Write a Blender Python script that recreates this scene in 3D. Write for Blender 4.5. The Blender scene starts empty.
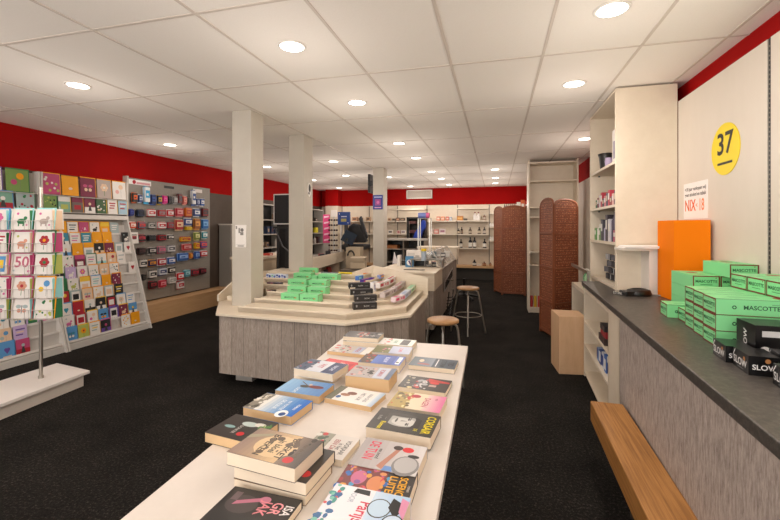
import bpy, math, random
from mathutils import Matrix, Vector, Euler
R_ = random.Random(7)
PI = math.pi
scene = bpy.context.scene
col = scene.collection

# ------------------------------------------------------------------ camera, light, exposure
HC = 1.40                      # camera height
FPX, YAW, V0, CX = 404.0, .2575, 228.5, 390.0
cam_d = bpy.data.cameras.new('camera'); cam = bpy.data.objects.new('camera', cam_d); col.objects.link(cam)
cam_d.sensor_fit = 'HORIZONTAL'; cam_d.sensor_width = 36.0; cam_d.lens = FPX/780*36
cam_d.shift_y = (V0-260)/780; cam_d.clip_start = .02; cam_d.clip_end = 100
cam.location = (0, 0, HC); cam.rotation_euler = (PI/2, 0, YAW)
scene.camera = cam
scene.view_settings.view_transform = 'Standard'; scene.view_settings.look = 'None'
scene.view_settings.gamma = 1.0; scene.view_settings.use_curve_mapping = False
scene.view_settings.exposure = -0.14
world = bpy.data.worlds.new('world'); scene.world = world; world.use_nodes = True
wb = world.node_tree.nodes['Background']; wb.inputs[0].default_value = (.85, .92, 1, 1); wb.inputs[1].default_value = 1.5

CEIL = 2.56
LAMP_W = 2.0
CEIL_FILL_W = 7.2
LAMP_COL = (1.0, .90, .815)
def area(name, loc, rot, sx, sy, w, c, shape='RECTANGLE', spread=PI):
    d = bpy.data.lights.new(name, 'AREA'); d.shape = shape; d.size = sx
    if shape in ('RECTANGLE', 'ELLIPSE'): d.size_y = sy
    d.energy = w; d.color = c; d.spread = spread
    o = bpy.data.objects.new(name, d); o.location = loc; o.rotation_euler = rot; col.objects.link(o); return o
# unseen area lamp added behind the camera, tilted up to brighten the ceiling
area('added_fill_lamp', (-1.9, -2.46, 1.35), (PI/2+.55, 0, 0), 6.2, 2.1, 130, (1, .93, .86))

# ------------------------------------------------------------------ helpers
ca, sa = math.cos(YAW), math.sin(YAW)
def ray(u, v):
    r = (u-CX)/FPX
    return (r*ca-sa, r*sa+ca, (V0-v)/FPX)
def G(u, v, z):
    d = ray(u, v); t = (z-HC)/d[2]; return (d[0]*t, d[1]*t)
def onX(u, v, X):
    d = ray(u, v); t = X/d[0]; return (d[1]*t, HC+d[2]*t)
def onY(u, v, Y):
    d = ray(u, v); t = Y/d[1]; return (d[0]*t, HC+d[2]*t)

def s2l(c): return c/12.92 if c <= .04045 else ((c+.055)/1.055)**2.4
def C(h):
    h = h.lstrip('#'); return tuple(s2l(int(h[i:i+2], 16)/255) for i in (0, 2, 4))+(1,)
MATS = {}
def M(hexc, rough=.55, metal=0, key=None, **kw):
    k = key or (hexc, rough, metal, tuple(sorted(kw.items())))
    if k in MATS: return MATS[k]
    m = bpy.data.materials.new('paint_'+hexc.strip('#')); m.use_nodes = True
    b = m.node_tree.nodes['Principled BSDF']
    b.inputs['Base Color'].default_value = C(hexc); b.inputs['Roughness'].default_value = rough; b.inputs['Metallic'].default_value = metal
    if 'emit' in kw:
        b.inputs['Emission Color'].default_value = C(hexc) if 'ecol' not in kw else C(kw['ecol']); b.inputs['Emission Strength'].default_value = kw['emit']
    if 'trans' in kw:
        b.inputs['Transmission Weight'].default_value = kw['trans']; b.inputs['IOR'].default_value = 1.45
    if 'spec' in kw: b.inputs['Specular IOR Level'].default_value = kw['spec']
    if 'alpha' in kw: b.inputs['Alpha'].default_value = kw['alpha']
    MATS[k] = m; return m
def nodes_mat(name, rough=.6):
    m = bpy.data.materials.new(name); m.use_nodes = True; nt = m.node_tree
    b = nt.nodes['Principled BSDF']; b.inputs['Roughness'].default_value = rough
    tc = nt.nodes.new('ShaderNodeTexCoord')
    return m, nt, b, tc
def tex_noise(nt, tc, scale=(1, 1, 1), s=10, detail=4, rough=.6, coord='Object', rot=(0, 0, 0)):
    mp = nt.nodes.new('ShaderNodeMapping'); mp.inputs['Scale'].default_value = scale; mp.inputs['Rotation'].default_value = rot
    nt.links.new(tc.outputs[coord], mp.inputs[0])
    n = nt.nodes.new('ShaderNodeTexNoise'); n.inputs['Scale'].default_value = s; n.inputs['Detail'].default_value = detail; n.inputs['Roughness'].default_value = rough
    nt.links.new(mp.outputs[0], n.inputs['Vector']); return n
def ramp(nt, inp, stops):
    r = nt.nodes.new('ShaderNodeValToRGB'); e = r.color_ramp.elements
    while len(e) < len(stops): e.new(.5)
    for i, (p, c) in enumerate(stops): e[i].position = p; e[i].color = C(c)
    nt.links.new(inp, r.inputs[0]); return r
def bump(nt, b, h, strength=.3, dist=.01):
    bp = nt.nodes.new('ShaderNodeBump'); bp.inputs['Strength'].default_value = strength; bp.inputs['Distance'].default_value = dist
    nt.links.new(h, bp.inputs['Height']); nt.links.new(bp.outputs[0], b.inputs['Normal'])
def mk_carpet():
    m, nt, b, tc = nodes_mat('black_carpet', .95)
    n = tex_noise(nt, tc, s=70, detail=6, rough=.85); n2 = tex_noise(nt, tc, s=2.5, detail=3)
    r = ramp(nt, n.outputs[0], [(.36, '131211'), (.54, '272421'), (.70, '6e675d')])
    r2 = ramp(nt, n2.outputs[0], [(.3, 'b0b0b0'), (.7, 'ffffff')])
    mx = nt.nodes.new('ShaderNodeMix'); mx.data_type = 'RGBA'; mx.blend_type = 'MULTIPLY'; mx.inputs[0].default_value = 1
    nt.links.new(r.outputs[0], mx.inputs[6]); nt.links.new(r2.outputs[0], mx.inputs[7]); nt.links.new(mx.outputs[2], b.inputs['Base Color'])
    b.inputs['Specular IOR Level'].default_value = .15
    bump(nt, b, n.outputs[0], .6, .01); return m
def mk_wood(name, stops, scale=(1, 1, 12), s=6, rough=.5, bs=.1, rot=(0, 0, 0), knots=False):
    m, nt, b, tc = nodes_mat(name, rough)
    n = tex_noise(nt, tc, scale=scale, s=s, detail=8, rough=.65, rot=rot)
    r = ramp(nt, n.outputs[0], stops); nt.links.new(r.outputs[0], b.inputs['Base Color'])
    if bs: bump(nt, b, n.outputs[0], bs, .004)
    return m
def mk_plank(name, ax, stops, pw=.19):
    # weathered grey boards standing upright; ax = horizontal axis the boards are counted along
    m, nt, b, tc = nodes_mat(name, .7)
    sc = (10, 10, 1.7)
    n = tex_noise(nt, tc, scale=sc, s=9, detail=10, rough=.82)
    r = ramp(nt, n.outputs[0], stops)
    sep = nt.nodes.new('ShaderNodeSeparateXYZ'); nt.links.new(tc.outputs['Object'], sep.inputs[0])
    ad = nt.nodes.new('ShaderNodeMath'); ad.operation = 'ADD'; nt.links.new(sep.outputs[0], ad.inputs[0]); nt.links.new(sep.outputs[1], ad.inputs[1])
    src = ad.outputs[0] if ax == 'XY' else sep.outputs[0 if ax == 'X' else 1]
    dv = nt.nodes.new('ShaderNodeMath'); dv.operation = 'DIVIDE'; nt.links.new(src, dv.inputs[0]); dv.inputs[1].default_value = pw
    fl = nt.nodes.new('ShaderNodeMath'); fl.operation = 'FLOOR'; nt.links.new(dv.outputs[0], fl.inputs[0])
    wn = nt.nodes.new('ShaderNodeTexWhiteNoise'); wn.noise_dimensions = '1D'; nt.links.new(fl.outputs[0], wn.inputs['W'])
    fr = nt.nodes.new('ShaderNodeMath'); fr.operation = 'FRACT'; nt.links.new(dv.outputs[0], fr.inputs[0])
    gap = ramp(nt, fr.outputs[0], [(0, '9a9a9a'), (.03, 'ffffff'), (.97, 'ffffff'), (1, '9a9a9a')])
    tone = ramp(nt, wn.outputs[0], [(0, 'dedede'), (1, 'ffffff')])
    x1 = nt.nodes.new('ShaderNodeMix'); x1.data_type = 'RGBA'; x1.blend_type = 'MULTIPLY'; x1.inputs[0].default_value = 1
    x2 = nt.nodes.new('ShaderNodeMix'); x2.data_type = 'RGBA'; x2.blend_type = 'MULTIPLY'; x2.inputs[0].default_value = 1
    nt.links.new(r.outputs[0], x1.inputs[6]); nt.links.new(gap.outputs[0], x1.inputs[7])
    nt.links.new(x1.outputs[2], x2.inputs[6]); nt.links.new(tone.outputs[0], x2.inputs[7]); nt.links.new(x2.outputs[2], b.inputs['Base Color'])
    bump(nt, b, n.outputs[0], .15, .003); return m
def mk_wicker():
    m, nt, b, tc = nodes_mat('woven_rattan', .6)
    mp = nt.nodes.new('ShaderNodeMapping'); mp.inputs['Rotation'].default_value = (0, 0, 0); nt.links.new(tc.outputs['UV'], mp.inputs[0])
    br = nt.nodes.new('ShaderNodeTexBrick'); br.offset = .5; br.inputs['Scale'].default_value = 1
    br.inputs['Color1'].default_value = C('96502e'); br.inputs['Color2'].default_value = C('844426'); br.inputs['Mortar'].default_value = C('44200f')
    br.inputs['Mortar Size'].default_value = .003; br.inputs['Brick Width'].default_value = .05; br.inputs['Row Height'].default_value = .024; br.inputs['Mortar Smooth'].default_value = .6
    nt.links.new(mp.outputs[0], br.inputs['Vector'])
    vo = nt.nodes.new('ShaderNodeTexVoronoi'); vo.inputs['Scale'].default_value = 27; vo.inputs['Randomness'].default_value = .25; nt.links.new(mp.outputs[0], vo.inputs['Vector'])
    rr = ramp(nt, vo.outputs['Distance'], [(.0, 'dca074'), (.18, 'd09468'), (.25, '000000')])
    ad = nt.nodes.new('ShaderNodeMix'); ad.data_type = 'RGBA'; ad.blend_type = 'LIGHTEN'; ad.inputs[0].default_value = .75
    nt.links.new(br.outputs[0], ad.inputs[6]); nt.links.new(rr.outputs[0], ad.inputs[7]); nt.links.new(ad.outputs[2], b.inputs['Base Color'])
    bump(nt, b, br.outputs['Fac'], .5, -.004); return m
def mk_speckle(name, stops, s=60, rough=.45, sc=(1, 1, 1), bs=0):
    m, nt, b, tc = nodes_mat(name, rough)
    n = tex_noise(nt, tc, scale=sc, s=s, detail=6, rough=.7); r = ramp(nt, n.outputs[0], stops); nt.links.new(r.outputs[0], b.inputs['Base Color'])
    if bs: bump(nt, b, n.outputs[0], bs, .002)
    return m
CARPET = mk_carpet()
CEILM = mk_speckle('ceiling_tile', [(.3, 'f3ece4'), (.7, 'f8f2ea')], s=120, rough=.9, bs=.05)
GRID = M('d6cbc0', .6)
RED = mk_speckle('red_wall_paint', [(.3, '9a0403'), (.7, 'a40504')], s=3, rough=.8)
RED.node_tree.nodes['Principled BSDF'].inputs['Specular IOR Level'].default_value = .15
BROWN = mk_speckle('brown_wall_panel', [(.3, '4c4037'), (.7, '564a40')], s=5, rough=.6)
CREAM = mk_speckle('cream_laminate', [(.3, 'ded0bb'), (.7, 'e6d9c5')], s=8, rough=.45)
CREAMD = mk_speckle('cream_panel', [(.3, 'dad0c3'), (.7, 'e0d6ca')], s=4, rough=.5, sc=(1, 1, .3))
LWOOD = mk_wood('pale_birch_ply', [(.2, 'dccdb6'), (.5, 'e6d8c2'), (.8, 'ece0cd')], scale=(1.5, 14, 14), s=3, rough=.5, bs=.03)
OAKP = mk_wood('light_oak_plinth', [(.2, 'c79b6c'), (.5, 'd0a678'), (.8, 'dab287')], scale=(12, 1.2, 12), s=3, rough=.55, bs=.03)
BOXW = mk_wood('plain_box_board', [(.2, 'c8a07a'), (.5, 'd2ab85'), (.8, 'd9b48f')], scale=(8, 8, 1.5), s=3, rough=.6, bs=.03)
PINE = mk_wood('stained_pine', [(.25, '6a3d18'), (.38, '91602c'), (.5, 'a67238'), (.62, 'b98347'), (.75, '8a5626')], scale=(34, 1.0, 34), s=3, rough=.5, bs=.15)
GREYP = mk_plank('grey_weathered_boards', 'XY', [(.3, '786a60'), (.44, '9e9084'), (.56, 'b2a498'), (.7, 'c8bcb0')], .12)
GREYC = mk_plank('grey_oak_counter_front', 'Y', [(.34, '7e7068'), (.44, 'aea097'), (.54, 'cbbdb4'), (.66, 'e2d8cf')], 50)
WORKTOP = mk_speckle('dark_slate_worktop', [(.3, '33302d'), (.5, '4a4642'), (.68, '625d57')], s=55, rough=.38)
WICK = mk_wicker()
COLM = mk_speckle('column_paint', [(.3, 'c2bbae'), (.7, 'cac3b6')], s=3, rough=.5)
WHITE = M('f2ece6', .4); WHITEB = mk_speckle('white_table_laminate', [(.3, 'dbd3cb'), (.7, 'e1d9d1')], s=14, rough=.35)
STEEL = M('b8b2a8', .3, .9); SILV = M('cfcac4', .35, .6); DARKM = M('1a1918', .4); BLACK = M('0b0b0b', .5); GREYPAN = mk_speckle('grey_slat_panel', [(.3, '8b857c'), (.7, '948e85')], s=40, rough=.5)
GLASS = M('ffffff', .02, 0, trans=1.0); PAGE = M('e8d9c2', .8); PAGET = M('d9b88c', .8)
SEATW = mk_wood('stool_seat_ply', [(.2, '9a6f44'), (.5, 'b08456'), (.8, 'c09668')], scale=(2, 12, 12), s=4, rough=.4, bs=.03)

TXT = {}
def text_geo(s, bold=True):
    if s in TXT: return TXT[s]
    cu = bpy.data.curves.new('t', 'FONT'); cu.body = s; cu.size = 1; cu.resolution_u = 3
    if bold: cu.offset = .018
    cu.align_x = 'CENTER'; cu.align_y = 'CENTER'
    o = bpy.data.objects.new('t', cu); col.objects.link(o)
    bpy.context.view_layer.update()
    me = bpy.data.meshes.new_from_object(o.evaluated_get(bpy.context.evaluated_depsgraph_get()))
    vs = [tuple(v.co) for v in me.vertices]; fs = [tuple(p.vertices) for p in me.polygons]
    bpy.data.objects.remove(o); bpy.data.curves.remove(cu); bpy.data.meshes.remove(me)
    TXT[s] = (vs, fs); return TXT[s]

ID = Matrix.Identity(4)
def T(x=0, y=0, z=0): return Matrix.Translation((x, y, z))
def RX(a): return Matrix.Rotation(a, 4, 'X')
def RY(a): return Matrix.Rotation(a, 4, 'Y')
def RZ(a): return Matrix.Rotation(a, 4, 'Z')
class MB:
    def __init__(s): s.v = []; s.f = []; s.mi = []; s.mats = []; s.sm = []; s.uv = None
    def mat(s, m):
        if m not in s.mats: s.mats.append(m)
        return s.mats.index(m)
    def add(s, vs, fs, m, X=ID, smooth=False):
        o = len(s.v); s.v += [tuple(X @ Vector(v)) for v in vs]; k = s.mat(m)
        for f in fs: s.f.append(tuple(i+o for i in f)); s.mi.append(k); s.sm.append(smooth)
        return s
    def box(s, x0, x1, y0, y1, z0, z1, m, X=ID):
        vs = [(x, y, z) for z in (z0, z1) for y in (y0, y1) for x in (x0, x1)]
        return s.add(vs, [(0, 2, 3, 1), (4, 5, 7, 6), (0, 1, 5, 4), (2, 6, 7, 3), (0, 4, 6, 2), (1, 3, 7, 5)], m, X)
    def prism(s, pts, z0, z1, m, X=ID):
        a = sum(pts[i][0]*pts[(i+1) % len(pts)][1]-pts[(i+1) % len(pts)][0]*pts[i][1] for i in range(len(pts)))
        if a < 0: pts = pts[::-1]
        n = len(pts); vs = [(p[0], p[1], z0) for p in pts]+[(p[0], p[1], z1) for p in pts]
        fs = [tuple(range(n))[::-1], tuple(range(n, 2*n))]+[(i, (i+1) % n, n+(i+1) % n, n+i) for i in range(n)]
        return s.add(vs, fs, m, X)
    def lathe(s, prof, m, X=ID, n=20, smooth=True):
        vs = []; fs = []
        for r, z in prof:
            for i in range(n): vs.append((r*math.cos(2*PI*i/n), r*math.sin(2*PI*i/n), z))
        for j in range(len(prof)-1):
            for i in range(n):
                fs.append((j*n+i, j*n+(i+1) % n, (j+1)*n+(i+1) % n, (j+1)*n+i))
        s.add(vs, fs, m, X, smooth)
        k = len(prof)-1
        s.add(vs[:n], [tuple(range(n))[::-1]], m, X); s.add(vs[k*n:], [tuple(range(n))], m, X); return s
    def tube(s, pts, r, m, X=ID, n=8):
        pts = [Vector(p) for p in pts]; vs = []; fs = []
        for i, p in enumerate(pts):
            d = (pts[min(i+1, len(pts)-1)]-pts[max(i-1, 0)]).normalized()
            a = Vector((0, 0, 1)) if abs(d.z) < .9 else Vector((1, 0, 0))
            e1 = d.cross(a).normalized(); e2 = d.cross(e1).normalized()
            for k in range(n):
                t = 2*PI*k/n; vs.append(tuple(p+e1*(r*math.cos(t))+e2*(r*math.sin(t))))
        for j in range(len(pts)-1):
            for k in range(n): fs.append((j*n+k, (j+1)*n+k, (j+1)*n+(k+1) % n, j*n+(k+1) % n))
        s.add(vs, fs, m, X, True); N = len(pts)-1
        s.add(vs[:n], [tuple(range(n))], m, X); s.add(vs[N*n:], [tuple(range(n))[::-1]], m, X); return s
    def flat(s, pts, m, X=ID, z=0): return s.add([(p[0], p[1], z) for p in pts], [tuple(range(len(pts)))], m, X)
    def rect(s, x0, y0, x1, y1, m, X=ID, z=0): return s.flat([(x0, y0), (x1, y0), (x1, y1), (x0, y1)], m, X, z)
    def disc(s, cx, cy, r, m, X=ID, z=0, n=14, ry=None):
        ry = ry or r; return s.flat([(cx+r*math.cos(2*PI*i/n), cy+ry*math.sin(2*PI*i/n)) for i in range(n)], m, X, z)
    def text(s, t, cx, cy, size, m, X=ID, z=0, rot=0, sx=1):
        vs, fs = text_geo(t); return s.add(vs, fs, m, X @ T(cx, cy, z) @ RZ(rot) @ Matrix.Diagonal((size*sx, size, 1, 1)))
    def build(s, name, parent=None, loc=None, rot=None, bevel=0, label=None, cat=None, group=None, kind=None):
        me = bpy.data.meshes.new(name); me.from_pydata(s.v, [], s.f)
        for m in s.mats: me.materials.append(m)
        me.polygons.foreach_set('material_index', s.mi); me.polygons.foreach_set('use_smooth', s.sm); me.update()
        o = bpy.data.objects.new(name, me); col.objects.link(o)
        if parent: o.parent = parent
        if loc is not None: o.location = loc
        if rot is not None: o.rotation_euler = rot if hasattr(rot, '__len__') else (0, 0, rot)
        if bevel:
            b = o.modifiers.new('bevel', 'BEVEL'); b.width = bevel; b.segments = 2; b.limit_method = 'ANGLE'
        tag(o, label, cat, group, kind); return o
def tag(o, label=None, cat=None, group=None, kind=None):
    if label: o['label'] = label
    if cat: o['category'] = cat
    if group: o['group'] = group
    if kind: o['kind'] = kind
    return o
def thing(name, label, cat, loc=(0, 0, 0), rot=0, group=None):
    o = bpy.data.objects.new(name, None); col.objects.link(o); o.location = loc
    o.rotation_euler = rot if hasattr(rot, '__len__') else (0, 0, rot); o.empty_display_size = .05
    return tag(o, label, cat, group)
def dup(root, loc, rot=None, label=None, group=None):
    r = root.copy(); col.objects.link(r); r.location = loc
    if rot is not None: r.rotation_euler = rot if hasattr(rot, '__len__') else (0, 0, rot)
    if label: r['label'] = label
    if group: r['group'] = group
    for ch in list(root.children):
        c = ch.copy(); col.objects.link(c); c.parent = r
        for g in list(ch.children):
            d = g.copy(); col.objects.link(d); d.parent = c
    return r
def mbox(x0, x1, y0, y1, z0, z1, m): return MB().box(x0, x1, y0, y1, z0, z1, m)
def ordn(i): return ['first', 'second', 'third', 'fourth', 'fifth', 'sixth', 'seventh', 'eighth', 'ninth', 'tenth', 'eleventh', 'twelfth', 'thirteenth', 'fourteenth', 'fifteenth', 'sixteenth', 'seventeenth'][i]

# ------------------------------------------------------------------ room shell
XL, XR, YF, YB = -5.22, 1.46, 11.55, -2.55
mbox(XL-.2, XR+.2, YB-.2, YF+.2, -.1, 0, CARPET).build('floor', kind='structure')
cm = MB().box(XL-.2, XR+.2, YB-.2, YF+.2, CEIL, CEIL+.1, CEILM)
for x in (1.35, .888, .300, -.310, -.935, -1.57, -2.28, -3.01, -3.77, -4.54):
    cm.box(x-.009, x+.009, YB, YF, CEIL-.004, CEIL+.002, GRID)
for y in (-1.65, -.49, .68, 1.84, 2.88, 4.04, 5.22, 6.38, 7.55, 8.72, 9.88, 11.05):
    cm.box(XL, XR, y-.009, y+.009, CEIL-.0035, CEIL+.002, GRID)
cm.build('ceiling', kind='structure')
RB = 2.07
w = MB().box(XL-.15, XL, YB, YF, 0, RB, BROWN).box(XL-.15, XL, YB, YF, RB, CEIL, RED); w.build('wall_left', kind='structure')
w = MB().box(XL, XR, YF, YF+.15, 0, RB, CREAM).box(XL, XR, YF, YF+.15, RB, CEIL, RED); w.build('wall_far', kind='structure')
mbox(XR, XR+.15, YB, YF, 0, CEIL, RED).build('wall_right', kind='structure')
w = MB().box(XL, XR, YB-.15, YB, 0, .25, CREAM).box(XL, XR, YB-.15, YB, 2.45, CEIL, CREAM).box(XL, -5.1, YB-.15, YB, .25, 2.45, CREAM).box(1.3, XR, YB-.15, YB, .25, 2.45, CREAM)
w.build('wall_near', kind='structure')
w = MB()
for x in (-5.1, -3.5, -1.9, -.3, 1.26): w.box(x, x+.04, YB-.1, YB-.04, .25, 2.45, SILV)
w.box(-5.1, 1.3, YB-.075, YB-.07, .27, 2.43, GLASS)
w.build('added_window_1', kind='structure')  # unseen window added behind the camera to let daylight in
# pier in the far left corner
w = MB().box(-4.95, -4.55, 11.2, YF, 0, RB, CREAM).box(-4.95, -4.55, 11.2, YF, RB, CEIL, RED); w.build('trim_1', kind='structure')
for i, (x0, x1, y0, y1) in enumerate([(-2.525, -2.312, 3.46, 3.68), (-2.505, -2.293, 4.55, 4.79), (-2.29, -2.075, 7.41, 7.66)]):
    p = MB().prism([(x0, y0), (x1, y0), (x1, y1), (x0, y1)], 0, CEIL, COLM).build('trim_%d' % (i+2), bevel=.006, kind='structure')
# right wall: cream back panels with slotted uprights
PX = 1.385
for i, (y0, y1) in enumerate([(-.7, .365), (.395, 1.46), (1.49, 2.545), (2.575, 3.655)]):
    MB().box(PX, PX+.02, y0, y1, 0, 2.40, CREAMD).build('trim_%d' % (i+6), kind='structure')
# ------------------------------------------------------------------ downlights
lx = [((292, 46), 0), ((78, 85), 0), ((170, 144.5), 0), ((357, 102.3), 0), ((612, 9), 0), ((574, 83.5), 0), ((585, 138.5), 0), ((399, 143), 0), ((416, 157.7), 0),
      ((431.5, 171.5), 0), ((441.5, 178.5), 0), ((449, 184.6), 0), ((410.4, 186.2), 0), ((388.5, 177), 0), ((345.8, 175.4), 0), ((333.5, 161.2), 0), ((313, 180), 0), ((339, 187.7), 0), ((267, 166.5), 0),
      ((495, 169.2), 0), ((495.4, 177.7), 0), ((495.4, 183), 0)]
spots = [G(u, v, CEIL) for (u, v), _ in lx]
spots += [(.6, 1.2), (.6, .0), (-1.26, 1.15), (-1.26, 0), (-3.27, 1.2), (-3.27, 0), (.6, -1.4), (-1.26, -1.4), (-3.27, -1.4), (-4.6, 1.3)]
l0 = thing('ceiling_downlight', 'x', 'ceiling light')
MB().lathe([(.088, .0), (.092, -.004), (.088, -.008), (.075, -.008), (.075, .0)], M('f0ebe4', .4), n=28).build('trim_ring', l0)
MB().lathe([(.075, -.0055), (.075, -.003)], M('fff6ea', .4, emit=9.0), n=28).build('diffuser', l0)
for i, (x, y) in enumerate(spots):
    near = ['over the middle of the book table aisle', 'nearest the greeting card racks', 'above the grey hook panel', 'beyond the first one over the book table aisle', 'cut by the top of the photo above the dark counter',
            'above the aisle beside the tall open cabinet', 'just left of the top of the tall open cabinet', 'third in the long row running to the far wall', 'fourth in the long row running to the far wall', 'fifth in the long row running to the far wall',
            'sixth in the long row running to the far wall', 'last of the long row, nearest the red band', 'directly above the air grille on the far wall', 'just right of the column with the blue notice', 'left of the hanging black television',
            'right of the second column', 'between the second column and the far left corner', 'at the far left corner by the red wall', 'between the first and second columns', 'first of three in a row before the folding screens',
            'middle of three in a row before the folding screens', 'last of three in a row before the folding screens']
    lab = 'round white recessed ceiling light, '+near[i] if i < len(near) else 'round recessed ceiling light behind the camera'
    if i == 0: l0.location = (x, y, CEIL); l0['label'] = lab; l0['group'] = 'recessed ceiling lights'
    else: dup(l0, (x, y, CEIL), 0, lab, 'recessed ceiling lights' if i < len(near) else 'ceiling lights behind the camera')
    area('downlight_lamp', (x, y, CEIL-.012), (0, 0, 0), .15, .15, LAMP_W, LAMP_COL, 'DISK')
    d = bpy.data.lights.new('added_ceiling_fill', 'POINT'); d.energy = CEIL_FILL_W; d.color = LAMP_COL; d.shadow_soft_size = 0  # unseen point light added below each fixture to lift the ceiling brightness
    o = bpy.data.objects.new('added_ceiling_fill', d); o.location = (x, y, CEIL-.6); col.objects.link(o)

MB().box(XR-.05, XR-.001, 4.65, YF-.01, 0, 2.2, CREAMD).build('trim_10', kind='structure')
for i, y in enumerate((.38, 1.475, 2.56)):
    w = MB().box(PX+.004, PX+.025, y-.012, y+.012, .9, 2.40, DARKM)
    for k in range(58): w.box(PX+.002, PX+.006, y-.003, y+.003, .93+k*.025, .938+k*.025, M('8c8478'))
    w.build('trim_%d' % (11+i), kind='structure')

# ------------------------------------------------------------------ right counter
CT = T(.787, 4.2, 0) @ RZ(-.0484)
def cl(x, y, z=0): return tuple(CT @ Vector((x, y, z)))
cyaw = -.0484
ct = thing('service_counter', 'long counter with dark slate top and grey weathered board front along the right wall', 'counter', (.787, 4.2, 0), cyaw)
# worktop outline in local coords: front edge x=0
def toL(X, Y): v = CT.inverted() @ Vector((X, Y, 0)); return (v.x, v.y)
wt = [(0, -3.95), (0, 0), toL(.94, 4.195), toL(.94, 3.655), toL(1.382, 3.655), toL(1.382, .25)]
MB().prism(wt, .858, .90, WORKTOP).build('worktop', ct, bevel=.004)
MB().box(.02, .045, -3.95, -1.42, 0, .858, GREYC).build('front_panel', ct)
sh = MB().box(.02, .05, -1.42, -1.08, 0, .858, CREAM).box(.02, .40, -1.42, -1.40, 0, .858, CREAM).box(.02, .40, -1.10, -1.08, 0, .858, CREAM)
sh.box(.02, .40, -.02, 0, 0, .858, CREAM).box(.39, .40, -1.08, -.02, 0, .858, CREAM)
sh.build('end_cabinet', ct)
for z in (.05, .31, .53): MB().box(.022, .39, -1.08, -.02, z-.018, z, CREAM).build('shelf', ct)
MB().box(.03, .05, -1.08, -.02, .80, .858, CREAM).build('rail', ct)
# stock in the open end
p = thing('stacked_pack', 'stack of dark and red packs on the upper shelf in the counter end', 'pack', cl(.03, -.80, .53), cyaw)
MB().box(0, .2, -.1, .12, 0, .05, M('3a2a28')).build('dark_pack', p); MB().box(.01, .2, -.1, .1, .05, .1, M('a02830')).build('red_pack', p); MB().box(.0, .2, -.1, .06, .1, .14, M('302c30')).build('top_pack', p)
for k in range(6):
    m = M(['2f5fa8', 'e6e6ea', '3c6cb8', 'd8dce6', '20448c', '8fa8d0'][k]); b = MB().box(0, .16, -.035, .035, 0, .15-.01*k, m)
    b.rect(-.03, .02, .03, .1, M('e8e8ea' if k % 2 == 0 else '2a4a90'), T(-.001, 0, 0) @ RY(-PI/2) @ RZ(-PI/2))
    b.build('small_box', None, cl(.05, -1.02+.1*k, .31), cyaw, label='%s small box, %s from near end, middle shelf of counter end' % (['blue', 'white', 'mid blue', 'pale', 'dark blue', 'grey blue'][k], ordn(k)), cat='box', group='small boxes in the counter end')
# chrome arm beyond the end
g = thing('chrome_arm', 'slanting metal rail sticking out past the far end of the dark counter', 'rail', (0, 0, 0))
MB().box(.86, .885, 4.3, 5.2, .955, .985, STEEL).build('bar', g); MB().box(.862, .882, 4.32, 4.345, 0, .955, STEEL).build('post', g)
for k in range(3):
    b = MB().lathe([(.035, 0), (.035, .13), (.02, .16), (.012, .19)], M(['7fae7a', '9fc29a', '5f9a6a'][k]), n=12).lathe([(.014, .19), (.014, .215)], M('e8e8e0'), n=12)
    b.build('bottle', None, (.95+.01*k, 4.66+.12*k, .74 if k else .74), 0, label='green bottle standing %s behind the far end of the dark counter' % ['nearest', 'in the middle', 'farthest'][k], cat='bottle', group='green bottles past the counter end')
MB().box(.90, 1.38, 4.63, 5.4, .70, .74, CREAM).box(.90, 1.38, 4.63, 4.65, 0, .70, CREAM).box(.90, 1.38, 5.38, 5.4, 0, .70, CREAM).build('side_table', label='low cream shelf table behind the far end of the counter', cat='table')
# pine ledge
bt = thing('pine_bench', 'long stained pine ledge running along the foot of the grey counter', 'bench', (.539, 2.62, 0), -.0236)
MB().box(0, .172, -2.6, 0, .262, .38, PINE).build('plank', bt, bevel=.006)
for y in (-.45, -1.4, -2.4): MB().box(.10, .17, y-.03, y+.03, 0, .262, M('2a2420')).build('support', bt)

# tall open cabinet
tc = thing('tall_cabinet', 'tall cream open cabinet reaching the ceiling, its plain side facing the camera', 'cabinet', (.942, 3.66, 0))
MB().box(0, .44, 0, .022, 0, 2.545, CREAM).build('side_panel', tc); MB().box(0, .44, .918, .94, 0, 2.545, CREAM).build('side_panel', tc)
MB().box(.425, .44, .022, .918, 0, 2.545, CREAM).build('back_panel', tc); MB().box(0, .425, .022, .918, 2.525, 2.545, CREAM).build('top_panel', tc)
for z in (1.96, 1.60, 1.285, .92):
    s_ = MB().box(.003, .425, .022, .918, z-.022, z, CREAM).build('shelf', tc)
    for px in (.08, .33): MB().lathe([(.009, 0), (.009, .012)], DARKM, T(px, .905, z-.034), n=8).build('shelf_pin', s_)
def cabitem(name, lab, cat, y, z, mbv, group=None): return mbv.build(name, None, (.942, 3.66+y, z), 0, label=lab, cat=cat, group=group)
b = MB().lathe([(.05, 0), (.06, .12), (.07, .15), (.06, .155)], DARKM, T(.07, .6, 0), n=16); cabitem('dark_pot', 'black round pot on the top shelf of the tall open cabinet', 'pot', 0, 1.96, b)
b = MB().lathe([(.03, 0), (.035, .06), (.03, .09)], M('b8a8c8'), T(.06, .45, 0), n=14); cabitem('lilac_jar', 'small lilac jar beside the black pot on the top shelf of the cabinet', 'jar', 0, 1.96, b)
b = MB().box(.05, .33, .08, .30, 0, .30, WHITE).box(.048, .05, .12, .26, .05, .2, M('9a94a8')); cabitem('white_carton', 'white carton with grey print on the top shelf of the tall open cabinet', 'box', 0, 1.96, b)
cs = ['2f6a4a', '7a3040', 'c8c0c8', 'b03040', '303840', 'd0808a', '40485a', 'c04050', '8a3a3a', 'e0b0a8', '503040']
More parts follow.
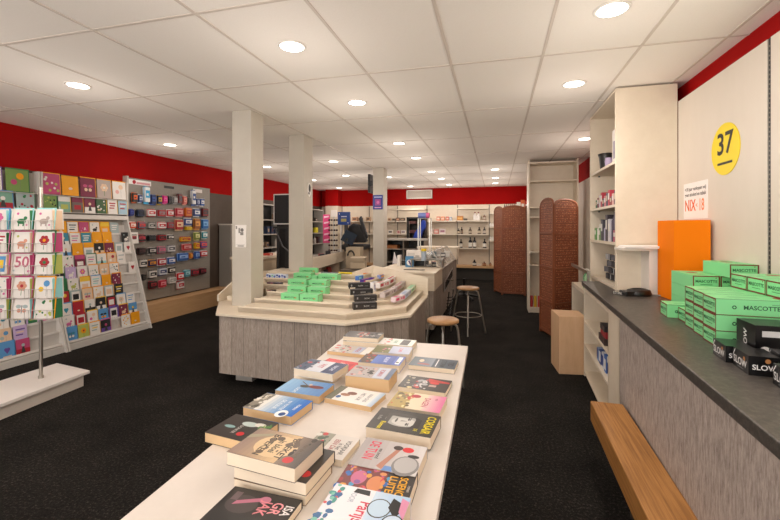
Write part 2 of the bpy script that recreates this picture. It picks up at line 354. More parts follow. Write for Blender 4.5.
for k, c in enumerate(cs):
    h = .08+.02*((k*5) % 4)
    b = MB().box(.02, .12, -.026, .026, 0, h, M(c)).box(.018, .02, -.02, .02, h*.4, h*.8, M('e8e0dc' if k % 2 else 'c8b8a0'))
    b.build('small_pack', None, (.942, 3.66+.75-.065*k, 1.60), 0, label='%s small pack, %s from the far end on the second shelf of the tall cabinet' % (['green', 'maroon', 'grey', 'red', 'charcoal', 'pink', 'slate', 'crimson', 'brown', 'peach', 'plum'][k], ordn(k)), cat='pack', group='small packs on the second cabinet shelf')
cs = [('6a9a5a', .12, 'green'), ('e8e4dc', .16, 'white'), ('7a9a6a', .12, 'sage green'), ('4a4850', .2, 'charcoal'), ('a8a4b8', .16, 'lilac'), ('383038', .24, 'black'), ('c8c4cc', .2, 'silver'), ('504858', .26, 'purple grey'), ('b0506a', .1, 'pink'), ('3a3a44', .22, 'slate')]
for k, (c, h, cn) in enumerate(cs):
    if k % 3 == 1: b = MB().lathe([(.03, 0), (.03, h*.7), (.012, h*.85), (.012, h)], M(c), T(.06, 0, 0), n=12)
    else: b = MB().box(.03, .14, -.033, .033, 0, h, M(c)).box(.028, .03, -.022, .022, h*.45, h*.8, M('d8d4cc'))
    b.build('toiletry', None, (.942, 3.66+.84-.085*k, 1.285), 0, label='%s %s, %s from the far end on the third shelf of the tall cabinet' % (cn, 'bottle' if k % 3 == 1 else 'packet', ordn(k)), cat='packet', group='packets on the third cabinet shelf')
for k in range(5):
    b = MB()
    for j in range(4): b.box(.05, .07, -.05, .05, .06*j, .06*j+.05, M(['2a2a30', '5a5a62', '1c1c20', 'b0b0b4'][(j+k) % 4]), RZ(.2*((j+k) % 3-1)))
    b.build('hanging_pack', None, (.942+.02, 3.66+.16+.1*k, .93), 0, label='dark packet strip, %s from the near side on the lowest visible cabinet shelf' % ordn(k), cat='packet', group='dark packet strips in the cabinet')
# side ledge with papers
MB().box(.93, 1.37, 3.44, 3.655, 1.232, 1.25, M('e8e2d8')).box(.95, 1.12, 3.64, 3.655, .9, 1.232, CREAM).box(1.12, 1.2, 3.46, 3.655, .9, 1.232, M('ece6de')).build('wall_ledge', label='small white ledge fixed to the tall cabinet beside the orange box', cat='shelf')
for k in range(3):
    b = MB(); rr = random.Random(k)
    pts = [(-.2, -.11), (.0, -.125), (.2, -.11), (.2, .1), (0, .11), (-.2, .1)]
    b.prism([(x+rr.uniform(-.01, .01), y+rr.uniform(-.01, .01)) for x, y in pts], 0, .006, M(['f6f4f2', 'eeeae6', 'fbfaf8'][k]))
    b.build('paper_sheaf', None, (1.14+.01*k, 3.53, 1.25+.006*k), .04*k, label='loose white paper sheets on the small ledge, %s of the pile' % ['bottom', 'middle', 'top'][k], cat='paper', group='paper sheets on the ledge')
# orange box
b = MB().prism([(1.182, 3.186), (1.365, 3.11), (1.375, 3.43), (1.165, 3.43)], .9, 1.457, M('f47e00', .6, spec=.1)); b.build('orange_stand', bevel=.002, label='tall bright orange box standing on the dark counter under the paper sign', cat='box')
# payment pad
X_, Y_ = 1.03, 3.40; pd = thing('payment_pad', 'round black card payment pad with a clear rim on the dark counter', 'card reader', (X_, Y_, .9), .25)
MB().lathe([(.085, 0), (.09, .014), (.08, .04), (.05, .05), (.045, .04)], DARKM, Matrix.Diagonal((1, .8, 1, 1)), n=24).build('body', pd)
MB().box(-.12, -.03, -.05, .05, 0, .034, DARKM).build('keypad', pd, bevel=.006)
MB().lathe([(.05, .0), (.055, .02), (.05, .02)], M('c8c4be', .1, trans=.7), T(-.10, .06, 0), n=20).build('clear_rim', pd)
MB().tube([(.06, 0, .01), (.12, -.03, .006), (.16, -.1, .006), (.2, -.1, .006)], .004, M('b0aaa4')).build('cable', pd)

# green cigarette tube boxes
GR = M('86dd98', .5); GRD = M('78cc8a', .5); BRF = M('7a2f22', .5); GTX = M('1f5a38', .5)
def green_box(L, W, H, face='end'):
    # long axis local x, the framed end at x=0 looking to -x; the long side looks to -y
    b = MB().box(0, L, 0, W, 0, H, GR)
    E = T(-.0006, W, 0) @ Matrix(((0, 0, -1, 0), (-1, 0, 0, 0), (0, 1, 0, 0), (0, 0, 0, 1)))
    t = .006
    b.rect(0, 0, W, t, BRF, E).rect(0, H-t, W, H, BRF, E).rect(0, 0, t, H, BRF, E).rect(W-t, 0, W, H, BRF, E)
    b.text('MASCOTTE', W*.5, H*.56, W*.16, GTX, E, .0003); b.rect(W*.28, H*.3, W*.72, H*.33, GTX, E, .0003)
    b.disc(W*.86, H*.84, .003, BRF, E, .0003)
    S = T(0, -.0006, 0) @ Matrix(((1, 0, 0, 0), (0, 0, -1, 0), (0, 1, 0, 0), (0, 0, 0, 1)))
    b.text('MASCOTTE', L*.37, H*.5, .024, GTX, S, .0003); b.disc(L*.15, H*.5, .008, GTX, S, .0003); b.disc(L*.15, H*.5, .004, GR, S, .0005); b.rect(0, 0, L, .0022, BRF, S).rect(0, H-.0012, L, H, GTX, S)
    b.rect(L*.56, H*.44, L*.64, H*.52, M('b89a50'), S, .0003); b.disc(L*.65, H*.48, .008, M('c8a85a'), S, .0005); b.rect(L*.45, H*.72, L*.55, H*.74, GTX, S, .0003)
    b.rect(L*.15, W*.3, L*.4, W*.6, GRD, ID, H+.0004); b.disc(L*.6, W*.5, .03, M('a05040'), ID, H+.0004); b.rect(L*.68, W*.3, L*.95, W*.4, M('6cba7c'), ID, H+.0004)
    return b
proto_g = None
def put_green(me, name, X, Y, z, rot, lab, group): 
    o = bpy.data.objects.new(name, me); col.objects.link(o); o.location = (X, Y, z); o.rotation_euler = (0, 0, rot); return tag(o, lab, 'box', group)
gL = .46; gm = green_box(.42, .134, .068); g0 = gm.build('tube_box'); gme = g0.data; bpy.data.objects.remove(g0)
g1 = green_box(.30, .134, .074).build('tube_box'); gme2 = g1.data; bpy.data.objects.remove(g1)
g2 = green_box(.235, .134, .068).build('tube_box'); gme3 = g2.data; bpy.data.objects.remove(g2)
ang = -.136
dx, dy = math.sin(-ang), math.cos(ang)
for L in range(3):
    for k in range(3):
        put_green(gme, 'tube_box', .897+dx*.139*k, 2.0+dy*.139*k, .9+.0685*L, -.07, 'green tube box in the front block, brown framed end, %s layer, %s from camera' % (['bottom', 'middle', 'top'][L], ['nearest', 'middle', 'farthest'][k]), 'green tube boxes on the dark counter')
for k in range(3): put_green(gme3, 'tube_box', 1.145, 2.0+.139*k, .9+.0685*3+.001, -.03 if 0 else 0, 'green tube box on top of the front block, %s from camera' % ['nearest', 'middle one', 'farthest'][k], 'green tube boxes on the dark counter')
put_green(gme, 'tube_box', 0.965, 2.43, .9, -.05, 'green tube box in one low layer directly behind the front block of boxes', 'green tube boxes on the dark counter')
put_green(gme2, 'tube_box', .925, 2.585, .9, -.1, 'single green tube box sticking out at the far left of the green boxes', 'green tube boxes on the dark counter')
for L in range(3):
    for k in range(2):
        # long axis along Y, framed end towards the camera
        put_green(gme2, 'tube_box', 1.245+.138*k, 2.735, .9+.0755*L, PI/2, 'green tube box in the rear block by the orange box, %s layer, %s column' % (['bottom', 'middle', 'top'][L], ['left', 'right'][k]), 'green tube boxes on the dark counter')
put_green(gme2, 'tube_box', 1.383, 2.64, .9+.0755*3+.001, PI/2, 'single green tube box lying highest of all on the rear block', 'green tube boxes on the dark counter')
# black boxes
BK = M('0e0e10', .3); WT = M('e8e8e8', .5); GD = M('b07a4a', .4)
def black_box(name, X, Y, W, D, H, rot, lab, tilt=0):
    b = MB().box(0, W, 0, D, 0, H, BK)
    E = T(-.0006, D, 0) @ Matrix(((0, 0, -1, 0), (-1, 0, 0, 0), (0, 1, 0, 0), (0, 0, 0, 1)))
    b.text('SLOW', D*.48, H*.42, D*.30, WT, E, .0003); b.disc(D*.75, H*.72, H*.12, GD, E, .0003); b.rect(D*.3, H*.12, D*.7, H*.16, M('8a8a8a'), E, .0003)
    b.flat([(0, H*.6), (D*.16, H*.98), (D*.2, H*.98), (D*.04, H*.6)], WT, E, .0003)
    S = T(0, -.0006, 0) @ Matrix(((1, 0, 0, 0), (0, 0, -1, 0), (0, 1, 0, 0), (0, 0, 0, 1)))
    b.text('SLOW', W*.5, H*.42, W*.28, WT, S, .0003); b.disc(W*.6, H*.78, H*.12, GD, S, .0003)
    return b.build(name, None, (X, Y, .9) if not isinstance(tilt, tuple) else tilt, rot, label=lab, cat='box', group='black boxes on the dark counter')
black_box('black_pack', .828, 1.778, .085, .118, .062, -.1, 'small black box with white letters against the green boxes, farthest of the black ones')
black_box('black_pack', .832, 1.645, .088, .118, .066, -.1, 'small black box with white letters, middle one of the three along the counter edge')
black_box('black_pack', .852, 1.46, .1, .118, .066, -.1, 'small black box with white letters cut by the right edge of the photo')
black_box('black_pack', 0, 0, .088, .07, .075, -.15, 'small black box leaning upright between the large black box and the front ones', (.925, 1.66, .9))
b = MB().box(0, .42, 0, .13, 0, .142, BK)
S = T(0, -.0006, 0) @ Matrix(((1, 0, 0, 0), (0, 0, -1, 0), (0, 1, 0, 0), (0, 0, 0, 1)))
b.rect(.02, .10, .075, .122, M('c8c8c8'), S).disc(.095, .108, .008, WT, S).disc(.115, .108, .008, WT, S).disc(.1, .088, .007, WT, S).rect(.09, .055, .3, .06, M('909090'), S).rect(.16, .1, .3, .108, M('b0b0b0'), S)
b.disc(.03, .045, .02, WT, S).disc(.055, .03, .014, WT, S)
E = T(-.0006, .13, 0) @ Matrix(((0, 0, -1, 0), (-1, 0, 0, 0), (0, 1, 0, 0), (0, 0, 0, 1)))
b.text('SLOW', .065, .07, .032, WT, E, .0003, rot=PI/2)
b.build('black_carton', None, (.927, 1.79, .9), -.03, label='large black carton with white marks behind the small black boxes', cat='box')
# wall signs
sg = MB()
SM = T(PX-.001, 2.976, 1.897) @ Matrix(((0, 0, -1, 0), (-1, 0, 0, 0), (0, 1, 0, 0), (0, 0, 0, 1)))
YEL = M('f5d90a', .4)
s3 = thing('round_sign', 'round yellow sign with black number 37 on the cream wall panel', 'sign', (PX, 2.976, 1.897))
SL = Matrix(((0, 0, -1, 0), (-1, 0, 0, 0), (0, 1, 0, 0), (0, 0, 0, 1)))
MB().lathe([(.162, 0), (.162, .004)], YEL, T(0, 0, 0) @ SL, n=48, smooth=False).build('disc', s3)
MB().text('37', 0, .03, .19, M('1c1c1a'), SL, .0048).rect(-.085, -.095, .085, -.08, M('1c1c1a'), SL, .0048).build('number', s3)
s4 = thing('paper_sign', 'white paper sign with orange and grey lettering on the cream wall panel', 'sign', (PX, 3.373, 1.60))
MB().box(-.002, 0, -.18, .18, -.13, .135, M('f6f2ef', .5)).build('sheet', s4)
q = MB().text('<18 jaar verkopen wij', 0, .088, .036, M('5a5654'), SL, .0026).text('geen alcohol en tabak', 0, .048, .036, M('5a5654'), SL, .0026).text('NIX', -.075, -.035, .115, M('e8641e'), SL, .0026, sx=.85)
q.text('18', .095, -.035, .115, M('f08a50'), SL, .0026, sx=.7).text('<', .025, -.035, .05, M('f08a50'), SL, .0026).build('lettering', s4)

# ------------------------------------------------------------------ plain box, folding screens, far bookcase
MB().prism([(.583, 4.173), (.785, 4.20), (.83, 4.215), (.815, 4.52), (.552, 4.51)], 0, .555, BOXW).build('plain_box', bevel=.003, label='pale brown board box on the carpet beside the counter end', cat='box')
def panel(p0, p1, H, name, parent, arch=.085):
    (x0, y0), (x1, y1) = p0, p1; L = math.hypot(x1-x0, y1-y0); a = math.atan2(y1-y0, x1-x0)
    X = T(x0, y0, 0) @ RZ(a) @ RX(PI/2)
    t = .012
    pts = [(0, .03), (L, .03)]+[(L/2+L/2*math.cos(PI*i/12), H-arch+arch*math.sin(PI*i/12)) for i in range(13)]
    b = MB(); n = len(pts); area_ = 0
    b.prism(pts, -t, t, WICK, X)
    o = b.build(name, parent)
    uvl = o.data.uv_layers.new(name='UVMap'); Xi = X.inverted()
    for lp in o.data.loops:
        v = Xi @ o.data.vertices[lp.vertex_index].co; uvl.data[lp.index].uv = (v.x, v.y)
    fr = MB(); fm = M('82482a', .5)
    fr.box(-.012, .012, 0, H-arch, -.02, .02, fm, X).box(L-.012, L+.012, 0, H-arch, -.02, .02, fm, X)
    for z in (.05, H*.25, H*.5, H*.75): fr.box(0, L, z-.012, z+.012, -.026, .026, fm, X)
    fr.tube([(L/2+L/2*math.cos(PI*i/12), H-arch+arch*math.sin(PI*i/12), 0) for i in range(13)], .018, fm, X)
    fr.build('frame', o)
sc = thing('folding_screen', 'brown woven folding screen standing before the cream bookcase, nearer one', 'folding screen')
panel((.59, 5.86), (.70, 5.46), 1.79, 'panel', sc); panel((.70, 5.46), (1.015, 5.74), 1.77, 'panel', sc); panel((1.015, 5.74), (.93, 6.15), 1.77, 'panel', sc)
sc = thing('folding_screen', 'brown woven folding screen by the far wall shelves, farther one', 'folding screen')
panel((-.035, 9.29), (.118, 8.86), 1.87, 'panel', sc); panel((.118, 8.86), (.575, 8.83), 1.87, 'panel', sc); panel((.575, 8.83), (.70, 9.24), 1.87, 'panel', sc)
bc = thing('bookcase', 'tall cream bookcase with bare shelves behind the nearer folding screen', 'bookcase', (.517, 7.1, 0))
MB().box(0, .022, 0, .35, 0, 2.54, CREAM).build('side_panel', bc); MB().box(.748, .77, 0, .35, 0, 2.54, CREAM).build('side_panel', bc); MB().box(.022, .748, .335, .35, .05, 2.54, CREAM).build('back_panel', bc)
for z in (.09, .80, 1.02, 1.60, 1.76, 2.20, 2.50): MB().box(.022, .748, .005, .335, z-.02, z, CREAM).build('shelf', bc)
MB().box(.022, .748, .02, .335, 0, .07, CREAM).build('plinth', bc)
for k in range(7):
    c, cn = [('b02a2a', 'red'), ('d8b030', 'yellow'), ('c03838', 'red'), ('a89a30', 'olive'), ('b83030', 'red'), ('d0a828', 'gold'), ('8a3030', 'maroon')][k]
    b = MB().lathe([(.022, 0), (.022, .17), (.016, .19)], M(c), n=10).lathe([(.014, .19), (.014, .2)], M('e8e0d0'), n=10)
    b.build('spray_can', None, (.57+.06*k, 7.16, .09), 0, label='%s can, %s from the left on the bottom shelf of the cream bookcase' % (cn, ordn(k)), cat='can', group='cans on the bookcase bottom shelf')

# ================================================================== left side
# ---- greeting card designs
def card_mb(w, h, st, bg, c1, c2, env=None, th=.004):
    # card stands in the local x-z plane, front looks to -y, bottom centre at origin; env = colour of envelope behind
    b = MB(); a, d, e = M(bg, .6), M(c1, .6), M(c2, .6)
    b.box(-w/2, w/2, -th, 0, 0, h, a)
    if env: b.box(-w/2+.006, w/2+.012, .001, .004, 0, h+.012, M(env, .6))
    S = T(0, -th-.0005, 0) @ Matrix(((1, 0, 0, 0), (0, 0, -1, 0), (0, 1, 0, 0), (0, 0, 0, 1)))
    k = min(w, h)
    if st == 'flower':
        for i in range(6): b.disc(k*.17*math.cos(i*PI/3), h*.58+k*.17*math.sin(i*PI/3), k*.11, d, S, 0, 9)
        b.disc(0, h*.58, k*.09, e, S, .0003, 9); b.rect(-k*.015, h*.12, k*.015, h*.4, M('4a8a4a'), S)
    elif st == 'text':
        for i in range(3): b.rect(-w*(.34-.06*(i % 2)), h*(.72-.17*i), w*(.34-.08*i), h*(.72-.17*i)+h*.08, d if i != 1 else e, S)
    elif st == 'balloon':
        b.disc(w*.12, h*.7, k*.17, d, S, 0, 14); b.disc(-w*.16, h*.42, k*.14, e, S, 0, 14); b.rect(w*.115, h*.1, w*.125, h*.55, M('777777'), S)
    elif st == 'animal':
        b.disc(0, h*.4, k*.24, d, S, 0, 14, ry=k*.15); b.disc(k*.2, h*.56, k*.1, d, S, 0.0002, 10); b.rect(-k*.17, h*.16, -k*.1, h*.34, d, S); b.rect(k*.08, h*.16, k*.15, h*.34, d, S); b.disc(-w*.22, h*.78, k*.07, e, S, 0, 8); b.disc(w*.3, h*.22, k*.05, e, S, 0, 8)
    elif st == 'butterfly':
        for sx in (-1, 1): b.disc(sx*k*.18, h*.58, k*.15, e, S, 0, 10, ry=k*.1); b.disc(sx*k*.14, h*.38, k*.11, d, S, .0002, 10)
        b.rect(-k*.02, h*.25, k*.02, h*.65, M('555555'), S)
    elif st == 'band':
        b.rect(-w/2, h*.68, w/2, h, d, S); b.rect(-w*.3, h*.2, w*.3, h*.5, e, S)
    elif st == 'dots':
        q = random.Random(hash((bg, c1)) % 999 if False else len(bg)+int(c1[:2], 16))
        for i in range(9): b.disc(q.uniform(-.38, .38)*w, q.uniform(.15, .88)*h, k*q.uniform(.04, .09), d if i % 2 else e, S, 0.0001*i, 8)
    elif st == 'frame':
        b.rect(-w*.38, h*.12, w*.38, h*.88, d, S); b.rect(-w*.28, h*.3, w*.28, h*.7, e, S, .0003)
    elif st == 'seal': b.disc(0, h*.35, k*.12, d, S, 0, 10, ry=k*.07); b.rect(-k*.08, h*.33, k*.08, h*.36, e, S, .0003)
    elif st == 'heart': b.disc(-k*.09, h*.58, k*.12, d, S, 0, 12); b.disc(k*.09, h*.58, k*.12, d, S, .0001, 12); b.flat([(-k*.19, h*.53), (0, h*.3), (k*.19, h*.53)], d, S, .0002); b.rect(-w*.3, h*.12, w*.3, h*.18, e, S)
    elif st == 'figure':
        b.rect(-w/2, 0, w/2, h*.4, d, S); b.disc(0, h*.62, k*.13, e, S, .0002, 10); b.flat([(-k*.16, h*.15), (k*.16, h*.15), (k*.06, h*.52), (-k*.06, h*.52)], M('3a3a3a'), S, .0003)
    return b
def card(name, p, rot, w, h, st, bg, c1, c2, lab, group, env=None, tilt=-.16):
    o = card_mb(w, h, st, bg, c1, c2, env).build(name, None, p, None, label=lab, cat='card', group=group)
    o.rotation_mode = 'XYZ'; o.rotation_euler = (tilt, 0, rot); return o
STN = {'flower': 'a flower', 'text': 'lines of lettering', 'balloon': 'two balloons', 'animal': 'a small animal', 'butterfly': 'a butterfly', 'band': 'a coloured band', 'dots': 'scattered dots', 'frame': 'a framed picture', 'seal': 'a small white seal', 'heart': 'a heart', 'figure': 'a small figure'}
CN = {'f2a400': 'orange', 'ece7e1': 'white', '2e7a4a': 'green', '3a8fa8': 'teal', '1e1e20': 'black', 'c04a78': 'pink', 'b02030': 'red', 'f2c93a': 'yellow', '7a2040': 'maroon', 'c8b0d8': 'lilac', '5a9ad0': 'blue', 'a8b8b8': 'grey', 'e8c8a8': 'peach', 'd86aa0': 'rose', '6a4a9a': 'purple', 'b8c060': 'lime', '9adada': 'mint'}
def leg(c): return CN[c]
W_, O_, G_, Tl, K_, P_, Rd, Y_2, Mr, Li, Bl, Gy, Pe, Ro, Pu, Lm, Mi = 'ece7e1', 'f2a400', '2e7a4a', '3a8fa8', '1e1e20', 'c04a78', 'b02030', 'f2c93a', '7a2040', 'c8b0d8', '5a9ad0', 'a8b8b8', 'e8c8a8', 'd86aa0', '6a4a9a', 'b8c060', '9adada'
def rack(y0, y1, name, lab):
    t = thing(name, lab, 'card rack', (XL, y0, 0)); L = y1-y0
    for yy in (0, L-.02):
        # slanted side panel
        X = T(0, yy+.02, 0) @ RX(PI/2)
        MB().prism([(.01, 0), (.53, 0), (.50, .1), (.10, 1.55), (.10, 2.06), (.01, 2.06)], 0, .02, M('d4cfc8', .45), X).build('side_panel', t)
    MB().box(.01, .03, .02, L-.02, .0, 2.04, M('b5afa6', .6)).build('back_panel', t)
    MB().box(.03, .50, .02, L-.02, 0, .07, M('d2cdc6', .45)).build('base', t)
    for i in range(10):
        z = .085+.137*i; x = .465-.040*i
        sh = MB().box(x-.05, x, .02, L-.02, z-.006, z, M('dedad4', .4)).box(x-.004, x, .02, L-.02, z, z+.02, M('e6e2dc', .4)).box(x-.055, x-.05, .02, L-.02, z-.006, z+.13, M('cfcac4', .45))
        sh.build('card_tier', t)
    MB().box(.05, .13, .02, L-.02, 1.52, 1.575, M('e2ddd6', .35)).build('header_rail', t)
    for z in (1.60, 1.80): MB().box(.03, .13, .02, L-.02, z-.008, z, M('c8c2ba', .4)).build('top_shelf', t)
    return t
RB0, RB1 = 3.51, 4.655
rack(RB0, RB1, 'card_rack', 'tall white stepped greeting card rack next to the grey hook panel')
rack(2.30, 3.50, 'card_rack', 'tall white stepped greeting card rack at the left edge behind the wire spinner')
# rows listed from the top: (style, card, ink, ink, back colour)
rowsB = [
 [('flower', Rd, W_, Y_2, O_), ('seal', O_, W_, O_, O_), ('text', W_, K_, Gy, O_), ('dots', P_, W_, Ro, O_), ('animal', W_, K_, Gy, O_), ('band', O_, Y_2, Pe, O_), ('text', Gy, W_, W_, None)],
 [('dots', P_, W_, Gy, Lm), ('figure', Tl, W_, Pe, None), ('text', W_, Ro, Gy, O_), ('text', Tl, W_, W_, O_), ('seal', O_, W_, O_, O_), ('seal', O_, W_, O_, O_), None, ('animal', K_, W_, Gy, None), ('text', W_, K_, Gy, None)],
 [('text', Lm, W_, W_, O_), ('figure', W_, Bl, Pe, None), ('seal', O_, W_, O_, O_), ('band', W_, O_, Gy, O_), ('figure', K_, Pe, W_, O_), ('dots', Mr, W_, Pe, O_), ('frame', Gy, W_, Gy, None), ('heart', W_, Rd, W_, None)],
 [('seal', G_, W_, G_, G_), ('dots', W_, G_, P_, None), ('band', Mr, P_, W_, None), ('text', W_, Gy, Ro, G_), ('figure', W_, Mi, Gy, O_), ('balloon', Pe, Rd, W_, O_), ('text', W_, Gy, W_, None)],
 [('figure', K_, Tl, W_, G_), ('animal', Li, W_, W_, None), ('flower', W_, Ro, Y_2, None), ('dots', W_, Gy, G_, O_), ('butterfly', Pe, Gy, W_, O_), ('dots', W_, K_, Gy, O_), None, ('heart', W_, Rd, W_, None)],
 [('seal', G_, W_, G_, G_), ('animal', W_, Lm, G_, None), ('band', W_, Y_2, Pe, O_), ('text', W_, Mi, Gy, Bl), ('seal', O_, W_, O_, None), ('dots', Mr, P_, W_, O_)],
 [('balloon', Rd, Y_2, Lm, G_), ('frame', Gy, W_, K_, None), ('butterfly', Pe, P_, Gy, O_), ('animal', W_, Pe, Y_2, O_), ('frame', Gy, W_, Pe, O_), ('text', K_, Y_2, W_, None)],
 [('heart', W_, Tl, Gy, Bl), ('seal', Rd, W_, Y_2, O_), ('figure', W_, K_, Gy, None), ('figure', K_, W_, Pe, Y_2), ('frame', K_, Rd, W_, None), ('flower', W_, Pe, Gy, Bl), ('text', W_, Bl, Gy, None)],
 [('animal', W_, Ro, Gy, None), ('frame', Rd, W_, Rd, None), ('balloon', W_, Pe, Ro, Y_2), ('butterfly', Bl, O_, K_, None), ('frame', Pu, W_, K_, Pu), ('animal', Mr, Pe, W_, Y_2), ('figure', Bl, W_, Y_2, None)],
 [('butterfly', Bl, W_, Tl, Bl), ('flower', Lm, O_, Rd, Y_2), ('text', W_, Gy, Y_2, O_), ('figure', K_, Pu, P_, Ro), None, ('dots', W_, Y_2, O_, O_), ('seal', O_, W_, W_, O_)]]
def fill_rack(y0, rows, where, n0=0, pitch=.143):
    for ri, row in enumerate(rows):
        i = 9-ri; z = .085+.137*i; x = XL+.465-.040*i-.012
        for j, cd in enumerate(row):
            if not cd: continue
            st, bg, c1, c2, env = cd
            card('greeting_card', (x, y0+.085+pitch*j, z), PI/2, .126, .165, st, bg, c1, c2, '%s card with %s, %s row down, %s along, %s' % (leg(bg), STN[st], ordn(ri), ordn(j), where), 'greeting cards on the racks', env, -.10)
fill_rack(RB0, rowsB, 'rack beside hooks')
q = random.Random(11); sts = list(STN)
rowsA = []
for ri in range(10):
    row = []
    for j in range(8):
        bg = q.choice([W_, W_, W_, Pe, Ro, P_, Gy, Li, Bl, Mi]); row.append((q.choice(sts), bg, q.choice([P_, Rd, G_, Tl, Ro, Pu, Bl]), q.choice([Gy, Lm, Pe, Y_2]), q.choice([None, Ro, P_, Bl, Pu])))
    if ri in (8, 9): row = row[:6]
    rowsA.append(row)
fill_rack(2.30, rowsA, 'left rack')
# large cards in the two top rows
topB = [('dots', P_, Lm, W_, O_), ('seal', O_, W_, O_, None), ('butterfly', Mr, Pe, P_, O_), ('flower', 'b8a8a0', Pe, W_, O_), ('balloon', W_, Pe, 'e8b0a8', O_)]
CN['b8a8a0'] = 'taupe'; CN['7a9a50'] = 'leaf green'; CN['7fae9a'] = 'sage'; CN['a8c8d8'] = 'sky'; CN['6a6058'] = 'brown grey'; CN['3f5f3a'] = 'dark green'
for j, (st, bg, c1, c2, env) in enumerate(topB):
    card('greeting_card', (XL+.09, RB0+.12+.225*j, 1.81), PI/2, .20, .245, st, bg, c1, c2, 'large %s card with %s, %s along, top row, rack beside hooks' % (leg(bg), STN[st], ordn(j)), 'large cards on the racks', env, -.08)
topB2 = [('dots', '7a9a50', K_, Lm, G_), ('band', '7fae9a', W_, Lm, Y_2), ('band', '6a6058', Mr, Rd, O_), ('figure', Mr, W_, Pe, None), ('dots', '3f5f3a', Pe, W_, Y_2), ('text', W_, Rd, Rd, Y_2), ('text', 'a8c8d8', Rd, W_, Y_2)]
for j, (st, bg, c1, c2, env) in enumerate(topB2):
    card('greeting_card', (XL+.12, RB0+.09+.16*j, 1.60), PI/2, .14, .19, st, bg, c1, c2, 'large %s card with %s, %s along, second row, rack beside hooks' % (leg(bg), STN[st], ordn(j)), 'large cards on the racks', env, -.08)
topA = [('flower', W_, Rd, P_, Pu), ('balloon', W_, P_, Rd, Pu), ('balloon', W_, Rd, P_, Pu), ('balloon', '7a9a50', O_, P_, G_)]
for j, (st, bg, c1, c2, env) in enumerate(topA):
    card('greeting_card', (XL+.09, 2.50+.26*j, 1.81), PI/2, .22, .245, st, bg, c1, c2, 'large %s card with %s, %s along the top row of the left rack' % (leg(bg), STN[st], ordn(j)), 'large cards on the racks', env, -.08)
topA2 = [('animal', W_, Ro, Gy, G_), ('dots', '7fae9a', W_, G_, Bl), ('band', '7fae9a', G_, W_, Bl), ('figure', '7fae9a', Rd, W_, Bl), ('dots', Gy, G_, Rd, G_)]
for j, (st, bg, c1, c2, env) in enumerate(topA2):
    card('greeting_card', (XL+.12, 2.48+.215*j, 1.60), PI/2, .18, .20, st, bg, c1, c2, 'large %s card with %s, %s along the second row of the left rack' % (leg(bg), STN[st], ordn(j)), 'large cards on the racks', env, -.08)

# ---- wire card spinner on a white platform
sp = thing('card_spinner', 'wire card stand on a steel pole over a white platform at the left edge', 'card stand', (-3.741, 2.564, 0))
P0 = (-3.741, 2.564)
def relp(X, Y): return (X-P0[0], Y-P0[1])
top = [relp(-4.012, 2.888), relp(-3.517, 2.813), relp(-3.43, 1.55), relp(-4.0, 1.55)]
MB().prism(top, .105, .13, WHITE).build('platform_top', sp, bevel=.002)
ins = [relp(-3.99, 2.85), relp(-3.55, 2.78), relp(-3.47, 1.58), relp(-3.97, 1.58)]
MB().prism(ins, 0, .105, M('d8cfc4', .5)).build('platform_base', sp)
MB().tube([(0, 0, .13), (0, 0, 1.75)], .014, STEEL, n=14).lathe([(.02, .13), (.02, .15)], STEEL).build('pole', sp)
MB().lathe([(.019, .74), (.024, .755), (.024, .785), (.019, .8)], DARKM).build('pole_collar', sp)
RV = Vector((ca, sa, 0)); FW = Vector((-sa, ca, 0))
def campt(u, f, z):
    r = (u-CX)/FPX; v = FW*f+RV*(r*f); return (v.x, v.y, z)
cyw = YAW
spin = {}
cols_u = [-2.5, 21, 43.5]
zs = [1.40-(v-V0)/FPX*3.28 for v in (229.5, 252, 274, 297.5, 318)]
designs = [
 [('flower', W_, Ro, P_, Bl), ('animal', W_, G_, Ro, Mi), ('animal', W_, 'b8a8a0', Ro, Mi)],
 [('text', W_, Rd, P_, Ro), ('animal', W_, 'd89a80', Lm, P_), ('flower', W_, Rd, O_, G_)],
 [('frame', W_, Bl, Y_2, Ro), ('fifty', W_, Rd, Gy, P_), ('flower', W_, Rd, G_, G_)],
 [('dots', W_, Ro, Gy, P_), ('flower', W_, 'd89a80', Rd, P_), ('balloon', W_, Bl, Y_2, O_)],
 [('butterfly', W_, P_, Gy, G_), ('butterfly', W_, 'd89a80', Gy, Rd), ('dots', W_, G_, Lm, O_)]]
